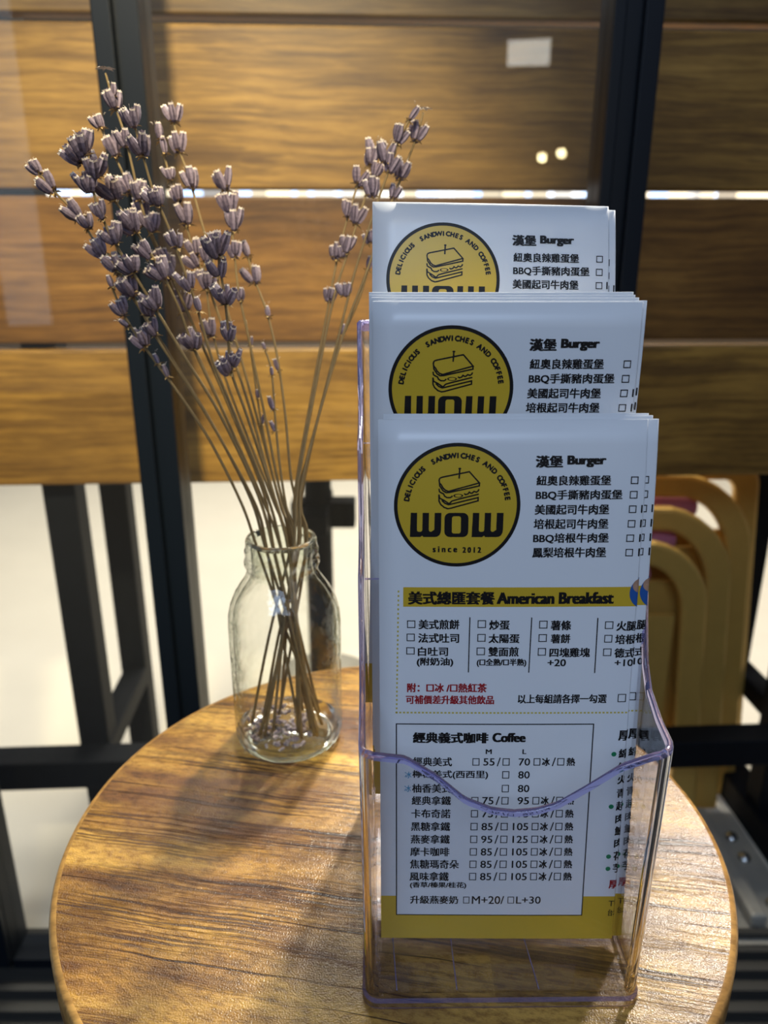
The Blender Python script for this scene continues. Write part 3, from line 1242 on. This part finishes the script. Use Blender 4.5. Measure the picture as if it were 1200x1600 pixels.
for r in (('美式煎餅', 653.8, 717.6, 967.5, 982.6), ('法式吐司', 653.2, 717.2, 988.8, 1003.8), ('白吐司', 652.8, 700, 1010, 1024.4),
          ('(附奶油)', 651, 708, 1026.6, 1041), ('炒蛋', 764, 796, 968, 983.2), ('太陽蛋', 763, 811.4, 989.4, 1004), ('雙面煎', 762.4, 810.2, 1009.8, 1024.8),
          ('(□全熟/□半熟)', 744.6, 822, 1028, 1041), ('薯條', 860, 892, 968.6, 984), ('薯餅', 860, 890.6, 989.8, 1004.4), ('四塊雞塊', 858, 921.4, 1011.4, 1026),
          ('+20', 855, 883.9, 1029, 1040.2), ('火腿', 963, 995, 970, 985.4), ('培根', 961, 993, 991, 1006.2), ('德式香腸', 959.6, 1023, 1012.4, 1027.4), ('+10', 960, 989, 1029.8, 1040.6)):
    brk.text(*r, off=0.038)
for a, c in (((734, 963.6), (731.6, 1049.6)), ((830.4, 963.8), (825.8, 1049.8)), ((933.8, 965), (928.8, 1051))):
    brk.line([local(*a), local(*c)], 0.00042)
brk.text('附：□冰 /□熱紅茶', 636, 760.4, 1066.8, 1081, 'red', 0.04)
brk.text('可補價差升級其他飲品', 634, 771.8, 1085.6, 1099.4, 'red', 0.04)
brk.text('以上每組請各擇一勾選', 808.6, 947.6, 1083.8, 1098.2, off=0.034)
a0, a1, a2 = local(622.6, 924), local(619.6, 1113), local(985, 1113)
for k in range(29):
    t = k / 28
    x, z = a0[0] + (a1[0] - a0[0]) * t, a0[1] + (a1[1] - a0[1]) * t
    brk.rect(x - .00032, z - .00042, x + .00032, z + .00042, 'dots', 1)
nd = int((W + 2 * FOLD - a1[0]) / 0.00152)
for k in range(nd + 1):
    x = a1[0] + 0.00152 * k
    brk.rect(x - .00045, a1[1] - .00034, x + .00045, a1[1] + .00034, 'dots', 1)

# --- coffee panel
cof = Print()
yz = local(700, 1399.6)[1]
cof.rect(0.0, 0.0, W + FOLD * 3.1 + 0.02, yz, 'yellow', 1, 60, 6)
c0, c1 = local(618.4, 1129.8), local(912.2, 1430)
cL, cR, cT, cB = local(618.4, 1129.8)[0], local(928.2, 1130)[0], c0[1], c1[1]
cof.rect(cL, cB, cR, min(yz + 0.0002, cT), 'paper', 2, 12, 3)
cof.frame(cL, cB, cR, cT, 0.00045)
cof.text('經典義式咖啡', 645, 763, 1143.4, 1160.4, off=0.055)
cof.text('Coffee', 769, 821.2, 1144, 1158.6, off=0.06)
cof.text('M', 758.7, 768.2, 1169.7, 1177, off=0.05)
cof.text('L', 816, 822, 1169.7, 1177, off=0.05)
Z55 = local(700, 1189)[1]
names = [('經典美式', '55', '70'), ('檸檬美式(西西里)', None, '80'), ('柚香美式', None, '80'), ('經典拿鐵', '75', '95'), ('卡布奇諾', '75', '95'), ('黑糖拿鐵', '85', '105'),
         ('燕麥拿鐵', '95', '125'), ('摩卡咖啡', '85', '105'), ('焦糖瑪奇朵', '85', '105'), ('風味拿鐵', '85', '105')]
vc = [1189.4, 1209.6, 1231, 1250, 1270.4, 1290.5, 1310.4, 1330, 1349.4, 1368.6]


def shift(v):
    """Columns lean a little on the photograph: pixel shift of row v against the first row."""
    return (v - 1189) * -0.029


for (nm, m_price, l_price), v in zip(names, vc):
    s = shift(v)
    n0 = len(nm)
    wid = 118 if '(' in nm else 15.3 * n0
    cof.text(nm, 645 + s, 645 + s + wid, v - 7, v + 7, off=0.028)
    hh = 5.7
    if m_price:
        cof.box(738 + s, 749 + s, v - hh, v + hh)
        cof.text(m_price, 755 + s, 772.6 + s, v - hh, v + hh, off=0.020)
        cof.text('/', 776 + s, 782 + s, v - hh - 1, v + hh + 1)
    cof.box(785 + s, 796 + s, v - hh, v + hh)
    w_ = 18 if len(l_price) == 2 else 24
    cof.text(l_price, 828 + s - w_, 828 + s, v - hh, v + hh, off=0.020)
    if m_price:
        cof.box(833.4 + s, 844 + s, v - hh, v + hh)
        cof.text('冰', 846.4 + s, 859 + s, v - 6.4, v + 6.4, off=0.036)
        cof.text('/', 862 + s, 868 + s, v - hh - 1, v + hh + 1)
        cof.box(870.4 + s, 881.4 + s, v - hh, v + hh)
        cof.text('熱', 885 + s, 898.4 + s, v - 6.4, v + 6.4, off=0.036)
for v in vc[1:3]:
    s = shift(v)
    cof.text('冰', 633 + s, 643.4 + s, v - 4.6, v + 5.6, 'cyan', 0.012)
cof.text('(香草/榛果/桂花)', 640.5, 728.4, 1377.2, 1387.6, off=0.036)
cof.text('升級燕麥奶', 640.6, 715.8, 1398.6, 1411.4, off=0.036)
cof.box(723.4, 733.4, 1400, 1410.6)
cof.text('M+20/', 737, 787.4, 1399, 1411.4, off=0.020)
cof.box(792.8, 803, 1400, 1410.6)
cof.text('L+30', 806, 844.6, 1399.6, 1411, off=0.020)
# right-hand column that runs on round the fold
tst = Print()
tst.text('厚片', 966, 1004, 1140, 1157, off=0.045)
for i, (tx, dot, v) in enumerate((('綿糖', True, 1177), ('鮮奶', False, 1198), ('火腿', False, 1218), ('青醬', False, 1239), ('起司', True, 1259), ('肉鬆', False, 1279), ('鮪魚', False, 1298),
                                  ('肉片', False, 1317), ('花生', True, 1337), ('芋泥', True, 1356))):
    s = (v - 1177) * -0.052
    tst.text(tx, 966.5 + s, 996 + s, v - 7.2, v + 7.2, off=0.036)
    if dot:
        x, z = local(959 + s, v + 1)
        tst.disc(x, z, 0.00105, 0.00105, 'green', 3, 18, 1)
tst.text('厚片', 951, 978, 1374, 1388, 'red', 0.04)
tst.text('TEL', 950.6, 974, 1407, 1415.4, off=0.01)
tst.text('台北', 949.4, 966, 1420.4, 1430.6, off=0.02)

# --- the sheet itself
PRINTS = [('badge', badge), ('burger_list', burger), ('breakfast_panel', brk), ('coffee_panel', cof), ('toast_list', tst)]
sheet_cols = [W * k / 10 for k in range(10)] + [W + FOLD * math.pi * k / 6 for k in range(7)] + [W + FOLD * math.pi + W * k / 6 for k in range(1, 7)]
sheet_rows = [LH * k / 24 for k in range(25)]
SHEETS, PMESH = {}, {}
for tier in POSE:
    b = MB()
    nc, nr_ = len(sheet_cols), len(sheet_rows)
    for d in (0.0, -0.00022):
        for z in sheet_rows:
            for x in sheet_cols:
                b.v.append(on_sheet(tier, x, z, d))
    off_ = nc * nr_
    for j in range(nr_ - 1):
        for i in range(nc - 1):
            a = j * nc + i
            b.f.append((a, a + 1, a + nc + 1, a + nc))
            b.f.append((off_ + a, off_ + a + nc, off_ + a + nc + 1, off_ + a + 1))
            b.m += [0, 0]
            b.s += [True, True]
    for i in range(nc - 1):
        t0 = (nr_ - 1) * nc + i
        b.f += [(i, off_ + i, off_ + i + 1, i + 1), (t0, t0 + 1, off_ + t0 + 1, off_ + t0)]
        b.m += [0, 0]; b.s += [False, False]
    for j in range(nr_ - 1):
        for i in (0, nc - 1):
            a = j * nc + i
            b.f.append((a, a + nc, off_ + a + nc, off_ + a))
            b.m.append(0); b.s.append(False)
    SHEETS[tier] = b.mesh('folded_sheet', [M['paper']])
    PMESH[tier] = [(nm, p.mesh(nm, tier)) for nm, p in PRINTS]

STACK = {  # per pocket, front to back: shift right, shift up along the sheet, small extra roll
    'front': [(0, 0, 0), (0.0046, -0.0002, 0.0), (0.0030, 0.0009, 0.0), (0.0016, 0.0016, 0.0015)],
    'mid': [(0, 0, 0), (0.0019, 0.0002, 0.0), (-0.0006, 0.0011, 0.0), (-0.0012, 0.0018, -0.0015), (-0.0012, 0.0026, -0.0025)],
    'back': [(0, 0, 0), (0.0036, -0.0009, 0.0), (0.0006, 0.0006, 0.004)]}
WORDS = {'front': ('front pocket', 'lowest'), 'mid': ('middle pocket', 'middle'), 'back': ('back pocket', 'highest')}
LABELS = {
    'front': ['white menu leaflet in the front pocket, whole badge and coffee list facing out',
              'white menu leaflet directly behind the front one, its edge showing at right',
              'menu leaflet third in the front pocket, only a thin top edge showing',
              'menu leaflet rearmost in the front pocket, its top edge highest of that pocket'],
    'mid': ['foremost white menu leaflet of the middle pocket, its badge cut off below WOW',
            'menu leaflet second in the middle pocket, sticking out right of the foremost',
            'menu leaflet third in the middle pocket, thin top edge behind two others',
            'menu leaflet fourth in the middle pocket, edge showing at left',
            'rearmost menu leaflet of the middle pocket, its top edge the highest there'],
    'back': ['foremost menu leaflet of the back pocket, highest badge in the holder',
             'menu leaflet in the back pocket, its strip showing right of the topmost badge',
             'rearmost menu leaflet of the back pocket, sliver of top edge at upper left']}
for tier in ('front', 'mid', 'back'):
    o_, Rm = pose_matrix(tier)
    for i, (dx, dz, roll) in enumerate(STACK[tier]):
        root = bpy.data.objects.new('menu_leaflet', None)
        root.empty_display_size = 0.02
        COL.objects.link(root)
        tag(root, LABELS[tier][i], 'menu', 'menu leaflets in the %s' % WORDS[tier][0])
        root.matrix_world = Matrix.Translation(o_ + Rm @ Vector((dx, 0.00195 * i, dz))) @ (Rm @ Matrix.Rotation(roll, 3, 'Y')).to_4x4()
        child('folded_sheet', SHEETS[tier], root)
        for nm, me in PMESH[tier]:
            child(nm, me, root)

# ------------------------------------------------------------------ glass bottle
BX, BY = -0.0595, 0.4155
bot = thing('glass_bottle', 'small clear glass bottle with threaded neck holding the dried lavender', 'bottle', (BX, BY, T))
outer = [(0.024, 0.0030), (0.0245, 0.0008), (0.0270, 0.0000), (0.0300, 0.0008), (0.0320, 0.0030), (0.0330, 0.0070), (0.0332, 0.0120), (0.0333, 0.040), (0.0335, 0.070), (0.0335, 0.079),
         (0.0330, 0.086), (0.0315, 0.0925), (0.0285, 0.0995), (0.0250, 0.1050), (0.0222, 0.1090), (0.0208, 0.1125), (0.0205, 0.1145),
         (0.0212, 0.1160), (0.0220, 0.1180), (0.0219, 0.1200), (0.0211, 0.1218), (0.0209, 0.1232), (0.0213, 0.1247), (0.0214, 0.1262), (0.0208, 0.1280), (0.0205, 0.1300), (0.0205, 0.1322), (0.0198, 0.1336), (0.0186, 0.1338)]
inner = [(0.0178, 0.1330), (0.0176, 0.1300), (0.0176, 0.1150), (0.0182, 0.1105), (0.0205, 0.1058), (0.0245, 0.1000), (0.0282, 0.0935), (0.0302, 0.0870), (0.0310, 0.0790), (0.0311, 0.0400), (0.0310, 0.0120), (0.0295, 0.0075), (0.0260, 0.0058), (0.0100, 0.0062)]
prof = [(0.0001, 0.0036)] + outer + inner + [(0.0001, 0.0064)]
mats_ = []
for i in range(len(prof) - 1):
    r_, z_ = prof[i]
    mats_.append(1 if (i < 6 or z_ > 0.1315) else (2 if z_ > 0.1125 else 0))
b = MB()
b.lathe(prof, 72, mats=mats_)
b.build('bottle_body', [M['bottle'], M['bottle_thick'], M['bottle_neck']], bot)

# ------------------------------------------------------------------ dried lavender
rng = random.Random(7)


def calyx(b, base, axis, length, rad, rng):
    """Ribbed tubular calyx, open at the top with pale teeth."""
    axis = axis.normalized()
    a = axis.orthogonal().normalized()
    c = axis.cross(a)
    n = 10
    prof = [(0.25, 0.0), (0.72, 0.14), (1.0, 0.40), (1.02, 0.66), (0.74, 0.93), (0.66, 1.0)]
    rings, fs, mats = [], [], []
    for j, (r, t) in enumerate(prof):
        for k in range(n):
            w = 2 * math.pi * k / n
            rib = 1.0 + (0.16 if k % 2 else -0.16) * (1 if 0 < j else 0)
            tt = t + (0.05 if (j == len(prof) - 1 and k % 2) else 0)
            rings.append(base + axis * (tt * length) + (a * math.cos(w) + c * math.sin(w)) * rad * r * rib)
    for j in range(len(prof) - 1):
        for k in range(n):
            k2 = (k + 1) % n
            fs.append((j * n + k, j * n + k2, (j + 1) * n + k2, (j + 1) * n + k))
            mats.append(1 if j == len(prof) - 2 else (3 if k % 2 == 0 and j > 0 else 0))
    o = len(b.v)
    b.v += [tuple(p) for p in rings]
    b.v.append(tuple(base + axis * (0.80 * length)))
    for f, m in zip(fs, mats):
        b.f.append(tuple(i + o for i in f)); b.m.append(m); b.s.append(False)
    cidx = o + len(rings)
    for k in range(n):
        b.f.append((o + (len(prof) - 1) * n + k, o + (len(prof) - 1) * n + (k + 1) % n, cidx))
        b.m.append(0); b.s.append(False)


def bract(b, base, out, length, width):
    out = out.normalized()
    side = out.cross(Vector((0, 0, 1)))
    side = side.normalized() if side.length > 1e-3 else Vector((1, 0, 0))
    up = side.cross(out)
    p = [base, base + out * length * 0.5 + side * width + up * 0.0002, base + out * length - up * length * 0.35, base + out * length * 0.5 - side * width]
    q = [x + up * 0.00018 for x in p]
    b.add(p + q, [(0, 3, 2, 1), (4, 5, 6, 7), (0, 1, 5, 4), (1, 2, 6, 5), (2, 3, 7, 6), (3, 0, 4, 7)], 2)


def whorl_mesh(count, spread, rng, pale=False):
    """Cluster about 1 unit wide growing along +z; 1 unit = whorl width."""
    b = MB()
    for k in range(count):
        w = 2 * math.pi * (k + rng.uniform(-0.25, 0.25)) / count
        tilt = spread * rng.uniform(0.7, 1.2) if count > 1 else 0.1
        ax = Vector((math.sin(tilt) * math.cos(w), math.sin(tilt) * math.sin(w), math.cos(tilt)))
        ln = rng.uniform(0.80, 1.02)
        off = Vector((math.cos(w), math.sin(w), 0)) * (0.11 if count > 1 else 0) + Vector((0, 0, rng.uniform(-0.10, 0.14)))
        calyx(b, off, ax, ln, rng.uniform(0.165, 0.215), rng)
    for k in range(5):
        w = 2 * math.pi * (k + rng.uniform(-0.3, 0.3)) / 5
        bract(b, Vector((0, 0, rng.uniform(-0.05, 0.08))), Vector((math.cos(w), math.sin(w), rng.uniform(-0.2, 0.5))), rng.uniform(0.30, 0.50), 0.12)
    for k in range(3):      # wisps of dried petals at the mouths
        w = rng.uniform(0, 6.28)
        bs = Vector((0.25 * math.cos(w), 0.25 * math.sin(w), 0.85))
        b.tube([bs, bs + Vector((0.06 * math.cos(w), 0.06 * math.sin(w), 0.12)), bs + Vector((0.16 * math.cos(w), 0.16 * math.sin(w), 0.14))], [0.012, 0.010, 0.004], 4, 1)
    return b.mesh('flower_whorl', [M['calyx'], M['calyx_rim'], M['bract'], M['calyx_ridge']])


WHORLS = {'big': [whorl_mesh(6, 0.50, rng) for _ in range(4)], 'mid': [whorl_mesh(4, 0.34, rng) for _ in range(5)], 'small': [whorl_mesh(1, 0.2, rng) for _ in range(3)]}


def tip_mesh():
    b = MB()
    for k in range(6):
        w = k * 1.05
        bract(b, Vector((0, 0, 0.2)), Vector((math.cos(w), math.sin(w), 0.3)), 0.55, 0.12)
    return b.mesh('dried_petals', [M['bract'], M['bract'], M['calyx_rim']])


TIP = tip_mesh()

# each sprig: label, depth of the tip, place at the neck, foot in the bottle, stem points, whorls (u, v, width) as measured
SPRIGS = [
    ('lavender sprig reaching furthest left, tip bud alone against the wood', 0.40, (-0.006, -0.004), (0.018, 0.006),
     [(52, 258), (78, 292), (120, 335), (155, 388), (185, 432), (225, 492), (272, 566), (335, 668), (392, 780)],
     [(54, 262, 20), (74, 288, 28), (113, 330, 29), (133, 346, 22), (153, 387, 28), (177, 416, 24), (200, 448, 28)]),
    ('lavender sprig with the big dark cluster at upper left', 0.375, (-0.002, -0.008), (0.014, -0.012),
     [(127, 222), (138, 262), (146, 300), (157, 332), (174, 370), (203, 418), (238, 474), (290, 560), (345, 650), (404, 775)],
     [(127, 224, 36), (113, 247, 32), (149, 258, 36), (135, 284, 30), (155, 329, 24), (173, 365, 31), (203, 415, 30), (238, 470, 30)]),
    ('tallest lavender sprig, pale dried petals at its tip against the dark door stile', 0.42, (-0.004, 0.003), (0.020, 0.004),
     [(165, 114), (177, 158), (194, 208), (207, 262), (216, 302), (230, 348), (262, 420), (312, 530), (360, 640), (412, 770)],
     [(176, 157, 26), (179, 142, 12), (192, 216, 24), (217, 298, 28), (235, 348, 27), (251, 402, 24), (259, 427, 24)]),
    ('lavender sprig with two plump buds right of the tallest one', 0.385, (0.001, -0.006), (0.012, -0.016),
     [(207, 184), (222, 238), (240, 300), (262, 352), (284, 412), (306, 474), (332, 562), (372, 660), (418, 775)],
     [(206, 182, 30), (219, 227, 34), (240, 306, 31), (274, 375, 23), (291, 441, 26), (310, 476, 15)]),
    ('lavender sprig with small paired tip buds beside the dark door stile', 0.43, (-0.005, 0.006), (0.021, -0.004),
     [(155, 193), (172, 232), (188, 262), (210, 312), (235, 367), (262, 432), (298, 530), (348, 640), (402, 770)],
     [(152, 191, 18), (161, 190, 13), (177, 228, 28), (196, 288, 28), (222, 326, 24), (211, 347, 31), (262, 411, 24), (286, 471, 28)]),
    ('lavender sprig crossing the door stile with a thick whorl low on its stem', 0.39, (-0.001, 0.002), (0.016, 0.010),
     [(170, 300), (205, 350), (246, 414), (280, 482), (303, 545), (352, 650), (408, 775)],
     [(174, 298, 35), (201, 350, 34), (246, 421, 32), (300, 533, 30), (225, 392, 26)]),
    ('tall lavender sprig standing apart over the wood, greenish bare stem', 0.455, (0.003, 0.006), (0.008, -0.006),
     [(270, 178), (280, 232), (297, 283), (322, 372), (345, 450), (385, 590), (428, 750)],
     [(270, 177, 25), (277, 225, 26), (297, 280, 27)]),
    ('lavender sprig with many small whorls close left of the tall lone one', 0.445, (0.002, 0.004), (0.013, 0.002),
     [(249, 212), (257, 245), (266, 276), (278, 312), (290, 348), (303, 392), (322, 438), (346, 505), (388, 630), (424, 760)],
     [(249, 208, 16), (257, 227, 16), (264, 272, 18), (276, 303, 22), (288, 337, 29), (302, 387, 25), (300, 413, 23), (321, 434, 25)]),
    ('lavender sprig with four stacked whorls in the middle of the gap', 0.45, (0.005, 0.002), (0.002, -0.010),
     [(350, 281), (360, 332), (367, 402), (373, 455), (390, 535), (414, 650), (436, 760)],
     [(350, 283, 27), (358, 316, 31), (366, 345, 29), (366, 390, 23), (374, 460, 18)]),
    ('thin lavender sprig with single buds bending right below the stacked one', 0.455, (0.010, 0.004), (-0.004, 0.006),
     [(384, 390), (397, 434), (417, 488), (433, 556), (446, 650), (456, 755)],
     [(385, 390, 16), (394, 430, 25), (417, 485, 13), (433, 570, 12)]),
    ('lavender sprig with the flat pale-topped head nearest the camera', 0.37, (0.004, -0.007), (0.006, -0.018),
     [(338, 386), (346, 432), (352, 472), (357, 522), (361, 578), (386, 650), (424, 765)],
     [(337, 383, 38), (340, 418, 28), (351, 460, 34), (357, 518, 25), (351, 573, 30), (369, 564, 22)]),
    ('lavender sprig half hidden behind the flat-headed one', 0.43, (0.003, 0.001), (0.010, 0.012),
     [(318, 396), (322, 442), (331, 512), (352, 590), (386, 680), (424, 775)],
     [(323, 400, 22), (324, 438, 26), (325, 514, 25)]),
    ('lavender sprig lowest at left, few buds on a bent bare stem', 0.40, (-0.009, -0.006), (0.022, -0.006),
     [(170, 436), (190, 484), (215, 527), (248, 572), (286, 624), (330, 692), (378, 788)],
     [(171, 438, 15), (188, 481, 25), (193, 508, 13), (219, 530, 26), (247, 563, 13), (262, 584, 13)]),
    ('lavender sprig above the lowest left one, whorls across the dark stile', 0.385, (-0.006, -0.002), (0.017, -0.010),
     [(174, 408), (202, 452), (243, 525), (300, 612), (348, 692), (400, 790)],
     [(177, 411, 26), (201, 447, 29), (238, 513, 22), (236, 480, 26)]),
    ('tallest sprig of the right group, pale petals at its tip', 0.46, (0.008, -0.003), (-0.012, 0.006),
     [(661, 176), (652, 210), (632, 264), (602, 342), (571, 430), (540, 512), (502, 635), (470, 765)],
     [(653, 207, 27), (628, 266, 27), (617, 300, 20), (570, 373, 18)]),
    ('sprig of the right group with slim single bud at its tip', 0.45, (0.007, 0.002), (-0.016, -0.002),
     [(646, 177), (627, 212), (604, 276), (581, 342), (553, 430), (522, 555), (486, 695), (464, 780)],
     [(646, 177, 16), (625, 212, 24), (612, 256, 25), (598, 240, 28), (573, 297, 26), (533, 458, 20)]),
    ('sprig of the right group topped by a pale bushy cluster', 0.475, (0.006, -0.006), (-0.006, -0.012),
     [(587, 232), (575, 292), (560, 342), (541, 402), (520, 472), (496, 590), (466, 755)],
     [(586, 232, 26), (580, 247, 24), (589, 266, 22), (558, 336, 26), (542, 383, 24), (529, 394, 18)]),
    ('leftmost sprig of the right group', 0.47, (0.004, 0.004), (-0.020, 0.002),
     [(563, 276), (546, 330), (528, 400), (515, 468), (492, 590), (462, 760)],
     [(563, 277, 24), (545, 328, 22), (526, 395, 20), (516, 461, 20)]),
    ('sprig of the right group with bare stem closest to the leaflet holder', 0.455, (0.011, 0.001), (-0.018, -0.010),
     [(580, 404), (561, 468), (534, 530), (511, 600), (484, 710), (470, 790)],
     [(578, 412, 13), (533, 519, 11)]),
    ('short bare lavender stem with tiny nodes between the two groups', 0.43, (0.006, -0.001), (-0.010, -0.016),
     [(411, 540), (424, 578), (430, 652), (437, 725), (447, 790)],
     [(412, 541, 9), (424, 579, 10), (424, 632, 14), (425, 670, 11)]),
    ('thin bare stem with dull nodes left of the short one', 0.44, (0.004, 0.005), (-0.002, 0.014),
     [(384, 500), (394, 562), (407, 652), (424, 735), (440, 795)],
     [(392, 533, 9), (404, 620, 9), (412, 660, 10)]),
]
for si, (label, ytip, neck, foot, stem_px, buds) in enumerate(SPRIGS):
    neck_p = Vector((BX + neck[0] * 1.35, BY + neck[1] * 1.35, T + 0.128))
    fx, fy = foot[0] + rng.uniform(-0.010, 0.006), foot[1] + rng.uniform(-0.004, 0.004)
    fr = min(1.0, 0.0235 / math.hypot(fx, fy))
    foot_p = Vector((BX + fx * fr, BY + fy * fr, T + 0.0085))
    vt = stem_px[0][1]

    def depth(v):
        k = max(0.0, min(1.0, (840 - v) / (840 - vt)))
        return neck_p.y + (ytip - neck_p.y) * k
    pts = [at_depth(u, v, depth(v)) for u, v in stem_px]
    ctrl = [foot_p, foot_p.lerp(neck_p, 0.5) + Vector((rng.uniform(-.0015, .0015), rng.uniform(-.0015, .0015), 0)), neck_p] + pts[::-1]
    path = smooth_line([tuple(p) for p in ctrl], 5)
    root = thing('lavender_sprig', label, 'dried flower', foot_p, 0, 'dried lavender sprigs in the glass bottle')
    rel = [Vector(p) - foot_p for p in path]
    n = len(rel)
    b = MB()
    b.tube(rel, [0.00095 - 0.00042 * i / n for i in range(n)], 7)
    b.build('stem', M['stem'], root)
    dense = [Vector(p) for p in path]
    for bi, (u, v, wpx) in enumerate(buds):
        p = at_depth(u, v, depth(v))
        # nearest place on the stem gives the growth direction
        j = min(range(1, n - 1), key=lambda k: (dense[k] - p).length)
        tang = (dense[j + 1] - dense[j - 1]).normalized()
        away = p - dense[j]
        d = (p - CAM).dot(Vector((0, math.cos(PITCH), -math.sin(PITCH))))
        size = wpx / FPX * d * (1.02 if wpx >= 30 else 1.14)
        growth = (tang + away / max(size, 1e-4) * 0.6).normalized()
        kind = 'big' if wpx >= 30 else ('mid' if wpx >= 18 else 'small')
        sc_ = size if kind != 'small' else size * 1.5
        o = child('flower_whorl', rng.choice(WHORLS[kind]), root)
        q = growth.to_track_quat('Z', 'Y') @ Quaternion((0, 0, 1), rng.uniform(0, 6.28))
        o.rotation_mode = 'QUATERNION'
        o.rotation_quaternion = q
        o.scale = (sc_, sc_, sc_)
        basep = p - growth * sc_ * 0.45
        if away.length > size * 0.35:      # buds off the axis hang on the stem by their foot
            basep = basep.lerp(dense[j], 0.35)
        o.location = basep - foot_p
    if 'pale' in label and 'petals' in label:
        o = child('dried_petals', TIP, root)
        o.scale = (0.009, 0.009, 0.009)
        o.location = pts[0] - foot_p

# fallen buds heaped on the bottom of the bottle
b = MB()
for k in range(110):
    a, r = rng.uniform(0, 6.28), 0.026 * math.sqrt(rng.random())
    x, y = r * math.cos(a) - 0.010, r * math.sin(a) * 0.9 - 0.006
    if math.hypot(x, y) > 0.026:
        continue
    h = 0.0078 + rng.random() * 0.004 * max(0, 1 - math.hypot(x + 0.013, y + 0.01) / 0.02)
    ax = Vector((rng.uniform(-1, 1), rng.uniform(-1, 1), rng.uniform(-0.3, 0.5)))
    calyx(b, Vector((x, y, h)), ax, rng.uniform(0.003, 0.0048), rng.uniform(0.0008, 0.0013), rng)
tag(b.build('fallen_buds', [M['calyx_fallen'], M['calyx_rim'], M['bract'], M['calyx_ridge']], loc=(BX, BY, T)), 'loose dried lavender buds heaped on the bottom inside the bottle', 'dried buds', kind='stuff')
